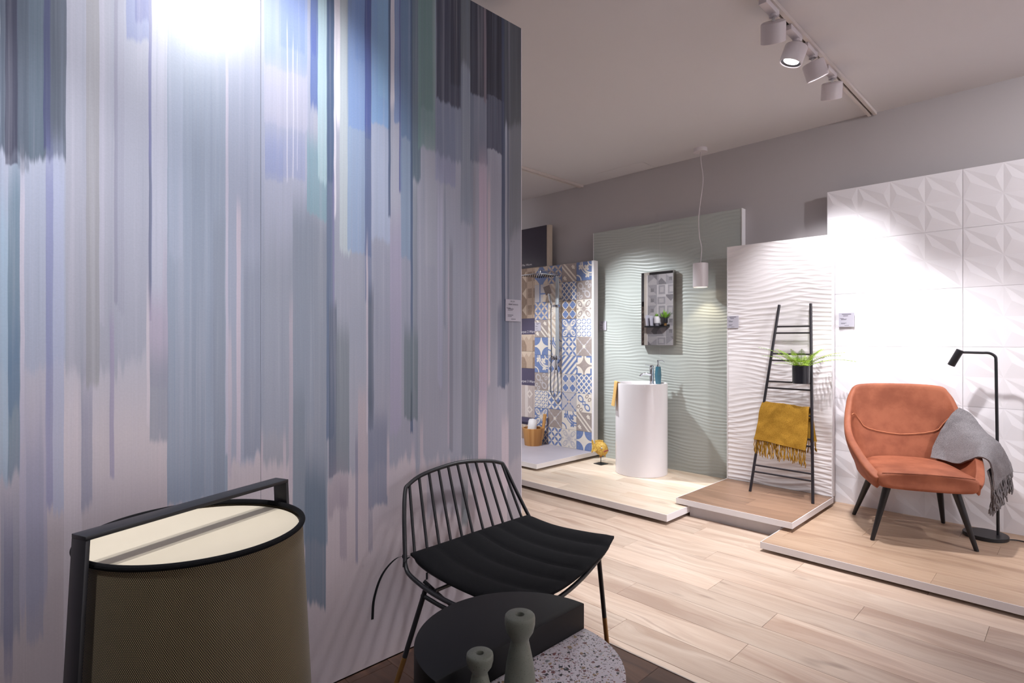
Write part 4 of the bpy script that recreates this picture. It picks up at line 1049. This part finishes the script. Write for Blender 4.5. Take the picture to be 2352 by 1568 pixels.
# ------------------------------------------------------------------ rust armchair
m_leather, nt, b = newmat('rust_suede_leather', 0.62, 0, 0.3)
x, y, z = coords(nt); v = comb(nt, x, y, z)
n = noise(nt, v, 7.0, 4.0, 0.6); n2 = noise(nt, v, 260, 2.0)
setc(nt, b, mix(nt, n.step(0.32, 0.70), C(136, 76, 54), C(162, 96, 70))); bump(nt, b, n2, 0.12, 0.002)
AR = thing('armchair', 'rust leather tub armchair with splayed black legs on the oak platform', 'armchair', (-.797, 4.435, .06), math.atan2(.218, .482))
rim = [(.222, -.350, .420), (.250, -.312, .448), (.282, -.225, .498), (.305, -.125, .552), (.318, -.02, .600), (.319, .07, .660), (.308, .145, .742), (.290, .200, .845), (.270, .228, .908), (.228, .242, .942), (.0, .262, .950)]
bas = [(.215, -.345, .395), (.228, -.30, .40), (.238, -.215, .405), (.243, -.12, .405), (.243, -.02, .405), (.238, .06, .405), (.226, .11, .405), (.208, .14, .405), (.185, .158, .405), (.15, .168, .405), (.0, .178, .405)]
rimF = [Vector(p) for p in rim] + [Vector((-p[0], p[1], p[2])) for p in rim[-2::-1]]
basF = [Vector(p) for p in bas] + [Vector((-p[0], p[1], p[2])) for p in bas[-2::-1]]
def shell_row(k):                           # k 0..1 from base to rim
    out = []
    for a, b2 in zip(basF, rimF):
        p = a.lerp(b2, k); hgt = (b2.z - a.z)
        # concave inside: bulge outward low down, ease at top
        o = Vector((a.x, a.y, 0)); 
        if o.length > 1e-4: o.normalize()
        p = p + o * (0.016 * math.sin(PI * k) * min(1, hgt / .3))
        out.append(p)
    return out
ks = [0, .12, .28, .46, .64, .82, .94, 1.0]
inner = [catmull(shell_row(k), 3) for k in ks]
mb = MB(); mb.grid(inner); o = len(mb.v); n_ = len(inner[0])
outer = []
for i, row in enumerate(inner):
    rr = []
    for j, p in enumerate(row):
        t = row[min(j + 1, n_ - 1)] - row[max(j - 1, 0)]; uu = inner[min(i + 1, len(inner) - 1)][j] - inner[max(i - 1, 0)][j]
        nn = uu.cross(t); nn.normalize()
        cen = Vector((0, -.15, p.z))
        if nn.dot(p - cen) < 0: nn = -nn
        rr.append(p + nn * (.048 if i < 6 else (.044 if i == 6 else .036)) + (Vector((0, 0, -.055)) if i == 0 else Vector((0, 0, 0))))
    outer.append(rr)
mb.grid(outer); R_ = len(inner)
for j in range(n_ - 1):
    mb.f.append(((R_ - 1) * n_ + j, (R_ - 1) * n_ + j + 1, o + (R_ - 1) * n_ + j + 1, o + (R_ - 1) * n_ + j)); mb.f.append((j, j + 1, o + j + 1, o + j))
for i in range(R_ - 1):
    for j in (0, n_ - 1): mb.f.append((i * n_ + j, (i + 1) * n_ + j, o + (i + 1) * n_ + j, o + i * n_ + j))
sh = mb.build('tub_shell', m_leather, AR, smooth=True, ang=180); ssub(sh, 1)
# seat cushion
def seat_sec(y_, hw, zt, zb):
    return [(-hw, y_, (zt + zb) / 2), (-hw * .985, y_, zt - .02), (-hw * .93, y_, zt - .003), (-hw * .5, y_, zt + .008), (0, y_, zt + .010), (hw * .5, y_, zt + .008), (hw * .93, y_, zt - .003), (hw * .985, y_, zt - .02), (hw, y_, (zt + zb) / 2), (hw * .97, y_, zb + .012), (hw * .8, y_, zb), (0, y_, zb - .004), (-hw * .8, y_, zb), (-hw * .97, y_, zb + .012)]
secs = [seat_sec(-.372, .20, .425, .375), seat_sec(-.378, .235, .437, .358), seat_sec(-.366, .256, .447, .348), seat_sec(-.335, .262, .451, .343), seat_sec(-.2, .252, .452, .34), seat_sec(0, .252, .454, .34), seat_sec(.10, .235, .456, .345), seat_sec(.185, .18, .458, .35)]
mb = MB().grid(secs, closed_u=True); mb.f.append(tuple(range(14))); mb.f.append(tuple(len(mb.v) - 14 + k for k in range(14)))
sc_ = mb.build('seat_cushion', m_leather, AR, smooth=True, ang=180); ssub(sc_, 1)
MB().tube(catmull([(-.232, -.366, .442), (-.13, -.374, .449), (0, -.376, .452), (.13, -.374, .449), (.232, -.366, .442)], 6), .0022, 6).build('piping', m_leather, sc_, smooth=True)
# stitched seam across the back
def on_shell(k, j):
    r = catmull(shell_row(k), 3); c0 = r[j]; q = Vector((c0.x * .985, c0.y - .006, c0.z)); return q
half = n_ // 2
sm = []
J0 = 6 * 3
for j in range(J0, n_ - J0):
    d = abs(j - half) / (half - J0); sm.append(on_shell(.36 + .61 * d ** 1.6, j))
MB().tube(sm, .0022, 6).build('seam', flat('pale_rust_thread', C(206, 134, 96), 0.6), AR, smooth=True)
for (fu, fv, tu, tv) in ((-.265, -.278, -.172, -.235), (.265, -.278, .172, -.235), (-.265, .278, -.185, .10), (.265, .278, .185, .10)):
    LG = MB().tube([(fu, fv, 0.002), (fu, fv, .004), (tu, tv, .352)], [.0115, .012, .023], 16).build('leg', m_black, AR, smooth=True)
MB().box((-.19, -.24, .325), (.19, .13, .342)).build('under_frame', m_black, AR)
# grey throw over the right arm
GT = thing('grey_throw', 'fringed grey wool throw draped over the arm of the rust armchair', 'throw blanket', (-.5, 4.6, .6))
MA = mw(AR)
def q(*p): return tuple(MA @ Vector(p))
rws = [[q(.150, .125, .470), q(.205, .06, .468), q(.250, -.06, .472), q(.300, -.165, .535), q(.352, -.185, .525), q(.378, -.175, .43), q(.384, -.165, .345)],
       [q(.175, .150, .545), q(.228, .09, .530), q(.282, -.03, .545), q(.340, -.12, .590), q(.395, -.13, .565), q(.420, -.125, .47), q(.424, -.12, .375)],
       [q(.215, .150, .640), q(.266, .10, .625), q(.322, .02, .635), q(.380, -.05, .628), q(.432, -.07, .580), q(.458, -.075, .485), q(.462, -.08, .400)],
       [q(.268, .150, .752), q(.318, .130, .735), q(.368, .075, .680), q(.425, .01, .635), q(.472, -.02, .580), q(.495, -.03, .50), q(.502, -.04, .425)],
       [q(.320, .168, .802), q(.376, .140, .765), q(.415, .09, .685), q(.455, .04, .620), q(.500, .0, .560), q(.522, -.02, .49), q(.530, -.03, .44)]]
mb, top = cloth(rws, 7, .010, .010, 5)
mb.build('cloth', m_greywool, GT, world=True, smooth=True)
fringe([r[-1] for r in top], .125, .0036, 60, .016, seed=5).build('fringe', m_greywool, GT, world=True, kind='stuff')
under = [Vector(q(.380, -.15, .30)), Vector(q(.45, -.06, .33)), Vector(q(.51, .02, .38))]
fringe(under, .12, .0036, 40, .014, seed=9).build('fringe', m_greywool, GT, world=True, kind='stuff')
mb, _ = cloth([[q(.355, -.17, .46), q(.372, -.165, .38), q(.380, -.15, .29)], [q(.415, -.08, .47), q(.438, -.065, .39), q(.448, -.06, .32)], [q(.465, .02, .47), q(.495, .02, .42), q(.51, .02, .37)]], 6, .008, .004, 2)
mb.build('lower_fold', m_greywool, GT, world=True, smooth=True)

# ------------------------------------------------------------------ floor lamp with reading head
LP = (-.366, 4.66, .06)
FL = thing('reading_floor_lamp', 'thin black reading floor lamp standing behind the rust armchair', 'floor lamp', LP)
MB().lathe([(.112, 0), (.115, .003), (.115, .022), (.112, .025), (.01, .025)], 48, (-.068, -.01, 0)).build('base', m_black, FL, smooth=True)
pole = [(-.008, 0, .025), (-.012, 0, .6)] + [(-.018, 0, 1.10)] + catmull([(-.018, 0, 1.11), (-.022, 0, 1.145), (-.05, 0, 1.166), (-.09, 0, 1.168)], 6) + [(-.185, 0, 1.170)]
MB().tube(pole, .0085, 14).build('pole', m_black, FL, smooth=True)
hd = thing; d = Vector((-.045, .0, -.095)); c0 = Vector((-.195, 0, 1.185))
MB().tube([c0, c0 + d * .03, c0 + d * 1.05, c0 + d * 1.08], [.019, .0215, .0215, .020], 24).build('lamp_head', m_black, FL, smooth=True)
MB().tube([c0 + d * 1.081, c0 + d * 1.09], .016, 18).build('diffuser', m_white, FL)
MB().tube(catmull([(.04, .0, .008), (.09, .03, .006), (.2, .02, .0055), (.35, .06, .0055), (.6, .05, .0055)], 6), .004, 8).build('cable', m_black, FL, smooth=True)

# ------------------------------------------------------------------ black wire lounge chair with cushion
WC = thing('wire_lounge_chair', 'black tubular lounge chair with slatted back and quilted pad before the mural', 'chair', (-1.6, 1.6, 0))
TUB = .0085
loopb = [(-1.842, 1.235, .475), (-1.888, 1.262, .60), (-1.926, 1.292, .690), (-1.934, 1.315, .716), (-1.942, 1.40, .745), (-1.946, 1.58, .762), (-1.940, 1.74, .748), (-1.934, 1.825, .728), (-1.928, 1.852, .706), (-1.888, 1.885, .60), (-1.838, 1.925, .475)]
loops = [(-1.820, 1.935, .446), (-1.70, 1.955, .418), (-1.52, 1.972, .418), (-1.430, 1.960, .438), (-1.392, 1.925, .440), (-1.335, 1.70, .405), (-1.298, 1.50, .395), (-1.285, 1.33, .405), (-1.308, 1.275, .405), (-1.40, 1.238, .392), (-1.62, 1.225, .388), (-1.78, 1.222, .412), (-1.825, 1.226, .44)]
MB().tube(catmull(loopb + loops, 6, closed=True), TUB, 12, closed=True).build('frame', m_black, WC, world=True, smooth=True)
railc = catmull(loopb[2:9], 20)
ly = [p.y for p in railc]
for k in range(11):
    yt = 1.318 + (1.838 - 1.318) * k / 10.0
    i0 = max(i for i in range(len(railc) - 1) if ly[i] <= yt); pt = railc[i0].lerp(railc[i0 + 1], (yt - ly[i0]) / max(1e-6, ly[i0 + 1] - ly[i0]))
    yb = 1.285 + (1.890 - 1.285) * k / 10.0
    fy = 1.33 + (1.90 - 1.33) * k / 10; fx = -1.285 - .10 * (k / 10); fz = .395 + .03 * (k / 10)
    bq = Vector((-1.850, yb, .470))
    MB().tube([pt, pt.lerp(bq, .5)] + catmull([tuple(bq), (-1.815, yb, .432), (-1.65, yb * .6 + fy * .4, .402), (fx, fy, fz)], 5), .0062, 8).build('slat', m_black, WC, world=True, smooth=True)
LEGS = [((-1.715, 1.245, .392), (-1.785, 1.145, 0)), ((-1.372, 1.845, .425), (-1.432, 1.985, 0)), ((-1.36, 1.31, .40), (-1.345, 1.20, 0)), ((-1.72, 1.90, .42), (-1.80, 2.02, 0))]
for a, b2 in LEGS:
    a, b2 = Vector(a), Vector(b2); mth = a.lerp(b2, .66)
    lg = MB().tube([a, mth], .0095, 12).build('leg', m_black, WC, world=True, smooth=True)
    MB().tube([mth, b2 + Vector((0, 0, .004))], .0098, 12).build('brass_tip', m_brass, lg, world=True, smooth=True)
MB().tube(catmull([(-1.73, 1.235, .355), (-1.60, 1.26, .335), (-1.42, 1.30, .335), (-1.30, 1.30, .37)], 6), .008, 10).build('brace', m_black, WC, world=True, smooth=True)
MB().tube([(-1.74, 1.25, .40), (-1.62, 1.33, .29), (-1.45, 1.50, .31)], .007, 10).build('brace', m_black, WC, world=True, smooth=True)
MB().tube([(-1.66, 1.24, .39), (-1.72, 1.40, .36), (-1.76, 1.60, .38), (-1.76, 1.85, .41)], .007, 10).build('brace', m_black, WC, world=True, smooth=True)
# quilted pad: rows across the width (y), columns front to back
PADC = [[(-1.835, 1.255, .472), (-1.66, 1.250, .440), (-1.45, 1.262, .432), (-1.268, 1.300, .448)],
        [(-1.838, 1.43, .472), (-1.66, 1.43, .436), (-1.45, 1.45, .428), (-1.270, 1.48, .440)],
        [(-1.842, 1.60, .474), (-1.66, 1.61, .438), (-1.46, 1.63, .432), (-1.295, 1.65, .446)],
        [(-1.840, 1.76, .476), (-1.67, 1.78, .446), (-1.49, 1.80, .444), (-1.330, 1.82, .458)],
        [(-1.828, 1.905, .482), (-1.68, 1.93, .462), (-1.52, 1.955, .464), (-1.382, 1.965, .478)]]
A = [catmull(r, 8) for r in PADC]; B_ = [catmull([A[i][k] for i in range(5)], 14) for k in range(len(A[0]))]
nk, ni = len(B_), len(B_[0]); top, bot = [], []
for i in range(ni):
    fi = i / (ni - 1); ch = abs(math.sin(fi * PI * 6)) ** .55
    tr, br = [], []
    for k in range(nk):
        e = min(1, min(k, nk - 1 - k) / 2.0) ** .5; th = .006 + .013 * ch * e
        p = B_[k][i]; tr.append(p + Vector((0, 0, th))); br.append(p - Vector((0, 0, th * .55)))
    top.append(tr); bot.append(br)
mb = MB(); mb.grid(top); o = len(mb.v); mb.grid(bot)
ring = [(0, k) for k in range(nk)] + [(i, nk - 1) for i in range(1, ni)] + [(ni - 1, k) for k in range(nk - 2, -1, -1)] + [(i, 0) for i in range(ni - 2, 0, -1)]
idx = [i * nk + k for i, k in ring]
for a, b2 in zip(idx, idx[1:] + idx[:1]): mb.f.append((a, b2, o + b2, o + a))
PADT = thing('seat_pad', 'black quilted seat pad with tie ribbons lying on the wire chair', 'cushion', (-1.6, 1.6, .45))
mb.build('pad', m_blackfab, PADT, world=True, smooth=True, ang=70)
def ribbon(pts, wv, name='tie'):
    P_ = catmull(pts, 6); mb = MB(); up = Vector((.6, .6, .2)).normalized()
    mb.grid([[tuple(p - up * wv / 2) for p in P_], [tuple(p + up * wv / 2) for p in P_]]); o = len(mb.v)
    mb.grid([[tuple(p - up * wv / 2 + Vector((.0015, -.0012, 0))) for p in P_], [tuple(p + up * wv / 2 + Vector((.0015, -.0012, 0))) for p in P_]])
    n = len(P_)
    for r in (0, 1):
        for k in range(n - 1): mb.f.append((r * n + k, r * n + k + 1, o + r * n + k + 1, o + r * n + k))
    return mb.build(name, m_blackfab, PADT, world=True, smooth=True)
ribbon([(-1.838, 1.252, .468), (-1.85, 1.20, .468), (-1.868, 1.15, .415), (-1.872, 1.118, .335), (-1.868, 1.108, .26)], .010)
ribbon([(-1.835, 1.25, .465), (-1.83, 1.225, .455), (-1.82, 1.215, .44)], .010)
MB().lathe([(.002, -.009), (.010, -.005), (.010, .005), (.002, .009)], 10, (-1.846, 1.236, .468)).build('knot', m_blackfab, PADT, world=True, smooth=True)
ribbon([(-1.72, 1.25, .438), (-1.70, 1.235, .425), (-1.69, 1.225, .428)], .008)

# ------------------------------------------------------------------ two-level side table
TC = (-1.07, 1.084); TR = .282
ST_ = thing('side_table', 'round side table, half raised black drum, half white terrazzo shelf', 'table', (TC[0], TC[1], 0))
half_l = [(TR * math.cos(a), TR * math.sin(a)) for a in np.linspace(PI / 2, 3 * PI / 2, 49)]
MB().prism(half_l, .372, .50).build('raised_drum', flat('matt_black_lacquer', C(17, 17, 19), 0.5, var=0.03, spec=0.3), ST_, bevel=.003)
m_terr, nt, b = newmat('terrazzo', 0.35, 0, 0.5)
x, y, z = coords(nt)
def chips(scale, thr, seed):
    vn = nt.nodes.new('ShaderNodeTexVoronoi'); vn.inputs['Scale'].default_value = scale
    nt.links.new(comb(nt, x + seed, y + seed * .7, 0.0).o, vn.inputs['Vector'])
    v2 = nt.nodes.new('ShaderNodeTexVoronoi'); v2.feature = 'DISTANCE_TO_EDGE'; v2.inputs['Scale'].default_value = scale
    nt.links.new(comb(nt, x + seed, y + seed * .7, 0.0).o, v2.inputs['Vector'])
    sep = nt.nodes.new('ShaderNodeSeparateColor'); nt.links.new(vn.outputs['Color'], sep.inputs[0])
    r_, g_ = S(nt, sep.outputs[0]), S(nt, sep.outputs[1]); ed = S(nt, v2.outputs['Distance'])
    jag = noise(nt, comb(nt, x, y, 0.0), scale * 2.2, 2.0) - .5
    mask = r_.gt(thr) * (ed + jag * .12).gt(.16 + 0.0)
    cc, _ = ramp(nt, g_, [(0, C(60, 62, 68)), (.25, C(120, 112, 116)), (.45, C(176, 150, 120)), (.62, C(150, 156, 160)), (.8, C(130, 82, 84)), (1, C(92, 98, 90))], 'CONSTANT')
    return mask, cc
col = mix(nt, noise(nt, comb(nt, x, y, z), 60, 2.0), C(222, 214, 222), C(232, 226, 232))
for sc__, th, sd_ in ((70, .70, 0.0), (120, .70, 3.1), (230, .66, 7.7)):
    mk, cc = chips(sc__, th, sd_); col = mix(nt, mk, col, cc)
setc(nt, b, col)
half_r = [(TR * math.cos(a), TR * math.sin(a)) for a in np.linspace(-PI / 2, PI / 2, 49)]
MB().prism(half_r, .372, .425).build('terrazzo_shelf', m_terr, ST_, bevel=.002)
for a in (-50, 50, 130, 230):
    r = math.radians(a); MB().tube([(.17 * math.cos(r), .17 * math.sin(r), .35), (.22 * math.cos(r), .22 * math.sin(r), 0.001)], .011, 12).build('leg', m_black, ST_, smooth=True)
MB().prism([(TR * .75 * math.cos(a), TR * .75 * math.sin(a)) for a in np.linspace(0, 2 * PI, 48, endpoint=False)], .345, .372).build('under_tray', m_black, ST_)

# ------------------------------------------------------------------ candle holders
m_cer, nt, b = newmat('speckled_sage_stoneware', 0.45, 0, 0.4)
x, y, z = coords(nt); v = comb(nt, x, y, z)
n = noise(nt, v, 520, 1.0); g = noise(nt, v, 25, 2.0)
c = mix(nt, g, C(118, 122, 112), C(136, 138, 126)); setc(nt, b, mix(nt, n.step(.66, .74), c, C(64, 62, 54)))
def holder(loc, h, rt_, rb, label):
    P = thing('candle_holder', label, 'candle holder', loc)
    pr = [(rb * .96, 0), (rb, .004), (rb * .98, h * .08), (rb * .80, h * .40), (rb * .58, h * .62), (rb * .53, h * .67), (rt_ * .62, h * .71), (rt_ * .88, h * .79), (rt_ * .99, h * .88), (rt_, h * .95), (rt_ * .97, h * .985), (rt_ * .90, h), (rt_ * .30, h), (rt_ * .28, h * .985), (rt_ * .27, h * .86)]
    MB().lathe(pr, 56).build('body', m_cer, P, smooth=True, ang=50); return P
holder((-.983, .997, .425), .197, .038, .042, 'taller grey-green stoneware candle holder on the terrazzo shelf')
holder((-.996, .876, .425), .143, .032, .034, 'shorter grey-green stoneware candle holder on the terrazzo shelf')

# ------------------------------------------------------------------ big framed lamp in the foreground
LC = (-1.55, .428); LZ = .832
LA = thing('framed_lamp', 'large lamp with dark mesh drum shade in a flat black frame', 'lamp', (LC[0], LC[1], 0))
m_mesh, nt, b = newmat('black_mesh_over_gold_shade', 0.6, 0, 0.3)
x, y, z = coords(nt); at = y.m('ARCTAN2', x)
U, V_ = at * (.26 / .0042), z / .0034
hole = ((U + V_ * .5).fract() - .5).abs().max(((U * 1.0 - V_ * .5).fract() - .5).abs())
vn = hole.lt(.30)
g = noise(nt, comb(nt, at * 3.0, z * 5.0, 0.0), 1.0, 2.0)
setc(nt, b, mix(nt, vn, C(30, 26, 22), mix(nt, g, C(150, 130, 92), C(176, 156, 116))))
b.inputs['Sheen Weight'].default_value = 0.15
sl = .05
def rr_(z): return .245 + (LZ - z) * sl
MB().lathe([(rr_(.34), .34), (rr_(.6), .6), (rr_(LZ - .002), LZ - .002)], 96, capb=False, capt=False).build('shade', m_mesh, LA, smooth=True, recalc=True)
MB().lathe([(.236, LZ - .016), (.236, LZ - .010), (.02, LZ - .010)], 64).build('diffuser', flat('cream_diffuser', C(232, 220, 196), 0.6, var=0.02), LA)
for zz in (LZ, .34):
    ci = [(rr_(zz) * math.cos(a), rr_(zz) * math.sin(a), zz) for a in np.linspace(0, 2 * PI, 96, endpoint=False)]
    MB().tube(ci, .0070, 10, closed=True).build('rim_trim', m_blackfab if zz > .6 else m_black, LA, smooth=True)
MB().lathe([(.24, .345), (.24, .35)], 48).build('lower_diffuser', m_white, LA)
fd = Vector((-.354, .935, 0)); fp = Vector((.935, .354, 0))
def strap(p0, p1, wv, th, nrm):
    p0, p1 = Vector(p0), Vector(p1); a = fp * wv / 2; nn = Vector(nrm) * th / 2; mb = MB()
    mb.v = [tuple(p + s * a + t * nn) for p in (p0, p1) for s in (-1, 1) for t in (-1, 1)]
    mb.f = [(0, 1, 3, 2), (4, 6, 7, 5), (0, 4, 5, 1), (2, 3, 7, 6), (0, 2, 6, 4), (1, 5, 7, 3)]; return mb
e0, e1 = -fd * .262, fd * .262
strap(e0 - fd * .0045 + Vector((0, 0, .8955)), e1 + fd * .0045 + Vector((0, 0, .8955)), .050, .009, (0, 0, 1)).build('frame_top', m_black, LA, bevel=.0008)
for e in (e0, e1):
    strap(e + Vector((0, 0, .891)), e * 1.18 + Vector((0, 0, .018)), .050, .009, tuple(fd)).build('frame_leg', m_black, LA, bevel=.0008)
strap(e0 * 1.18 + Vector((0, 0, .009)), e1 * 1.18 + Vector((0, 0, .009)), .050, .018, (0, 0, 1)).build('frame_foot', m_black, LA, bevel=.0012)
strap(-fp * .0 + Vector((0, 0, .356)) - fd * .27, Vector((0, 0, .356)) + fd * .27, .02, .008, (0, 0, 1)).build('cross_bar', m_black, LA)
MB().prism([(.2 * math.cos(a), .2 * math.sin(a)) for a in np.linspace(0, 2 * PI, 40, endpoint=False)], .001, .012).build('base_plate', m_black, LA)

# ------------------------------------------------------------------ the grey tile wall seen in the mirror
def f_grey(k):
    G = [C(150, 146, 150), C(176, 170, 172), C(122, 118, 122), C(192, 186, 188)]
    def f(nt, x, z):
        if k == 0: c = mix(nt, (x + z).gt(0.0), G[0], G[1]); return mix(nt, (x.abs().max(z.abs())).lt(.35), c, G[2])
        if k == 1: c = mix(nt, z.gt(x.abs() - .3), G[1], G[2]); return mix(nt, x.gt(.6), c, G[0])
        if k == 2: c = mix(nt, ((x - .1).abs().max((z * .8).abs())).lt(.7), G[3], G[0]); return mix(nt, ((x - .1).abs().max((z * .8).abs())).lt(.4), c, G[1])
        c = mix(nt, (x * 1.4 + z).gt(.2), G[1], G[0]); return mix(nt, (x - z).gt(.9), c, G[2])
    return f
GW = thing('grey_tile_wall', 'grey geometric tile wall reflected in the mirror', 'wall panel', (-5.4, 0, 0))
MB().box((-6.02, -.08, 0), (-4.4, -.008, 2.6)).build('backing_board', m_edge, GW, world=True)
gt = [MB().box((-.0995, -.004, -.0995), (.0995, .004, .0995)).mesh('tile', tilemat('grey%d' % k, f_grey(k)), smooth=False) for k in range(4)]
rnd = random.Random(3)
for i in range(8):
    for j in range(13):
        o = put('tile', gt[rnd.randrange(4)], GW, (-5.9 + .2 * i + 5.4, -.004, .1 + .2 * j)); o.rotation_euler = (0, rnd.randrange(4) * PI / 2, 0)
MB().box((-6.07, -.09, 0), (-6.02, .02, 2.7)).build('jamb', flat('cream_jamb', C(206, 196, 186), 0.6), GW, world=True)
BW = thing('brown_tile_panel', 'brown chevron tile panel at the left edge of the mirror reflection', 'wall panel', (-6.6, -.1, 0))
MB().box((-7.2, -.2, 0), (-6.08, -.15, 2.1)).build('backing_board', m_darkgap, BW, world=True)
def f_chev(nt, x, z): return mix(nt, ((z + x.abs()) * .9).fract().lt(.25), C(104, 82, 70), C(150, 124, 104))
ch = MB().box((-.0995, -.004, -.0995), (.0995, .004, .0995)).mesh('tile', tilemat('chevron', f_chev), smooth=False)
for i in range(5):
    for j in range(10): put('tile', ch, BW, (-6.18 - .2 * i + 6.6, -.046, .1 + .2 * j))
SHF = thing('wall_shelf', 'thin black shelf on the grey tile wall seen in the mirror', 'shelf', (-5.75, .1, 1.6))
MB().box((-5.97, 0.001, 1.575), (-5.52, .17, 1.60)).build('board', m_black, SHF, world=True, bevel=.002)
MB().box((-5.97, 0.001, 1.60), (-5.52, .006, 1.625)).build('rear_lip', m_black, SHF, world=True)
for (xa, wv, hh, lb) in ((-5.94, .085, .21, 'larger white book leaning on the shelf in the mirror'), (-5.845, .06, .195, 'smaller white book leaning on the shelf in the mirror')):
    B = thing('book', lb, 'book', (xa, .09, 1.60))
    M = Matrix.Rotation(-.10, 4, 'Y')
    MB().box((0.004, -.068, .004), (wv * .25 - .001, .066, hh - .004), M).build('pages', m_white, B)
    MB().box((0, -.07, .001), (.004, .07, hh), M).build('cover', m_card, B); MB().box((wv * .25, -.07, .001), (wv * .25 + .004, .07, hh), M).build('cover', m_card, B)
def potplant(loc, r, h, potm, leafc, label, spiky, base=None):
    P = thing('shelf_plant', label, 'potted plant', loc)
    z0 = 0
    if base: MB().lathe([(r * .6, 0), (r * .6, .05)], 20).build('foot', base, P); z0 = .05
    MB().lathe([(r * .9, z0), (r, z0 + .01), (r, z0 + h), (r * .9, z0 + h), (r * .88, z0 + h * .8)], 28, capt=True).build('pot', potm, P, smooth=True)
    rnd = random.Random(int(h * 1000))
    for k in range(16):
        a = rnd.uniform(0, 2 * PI); el = rnd.uniform(.5, 1.4); L_ = spiky * rnd.uniform(.7, 1.2); dv = Vector((math.cos(a) * math.cos(el), math.sin(a) * math.cos(el), math.sin(el)))
        p0 = Vector((0, 0, z0 + h * .8)) ; sd = dv.cross(Vector((0, 0, 1))).normalized() * L_ * .16
        mb = MB(); mid = p0 + dv * L_ * .5; mb.v = [tuple(p0), tuple(mid + sd), tuple(p0 + dv * L_), tuple(mid - sd), tuple(mid + Vector((0, 0, -.006)))]
        mb.f = [(0, 1, 4), (1, 2, 4), (2, 3, 4), (3, 0, 4)]; mb.build('leaf', leafc, P, recalc=False)
m_leaf2 = flat('bright_leaf', C(128, 176, 62), 0.5, var=0.25, scale=30)
m_glasslike = flat('grey_glass_foot', C(120, 116, 124), 0.1)
potplant((-5.742, .085, 1.60), .060, .13, m_white, m_leaf2, 'small plant in a white pot on the shelf in the mirror', .09, m_glasslike)
potplant((-5.565, .085, 1.60), .045, .10, m_black, m_leaf2, 'leafy plant in a black and gold pot on the shelf in the mirror', .17, m_brass)
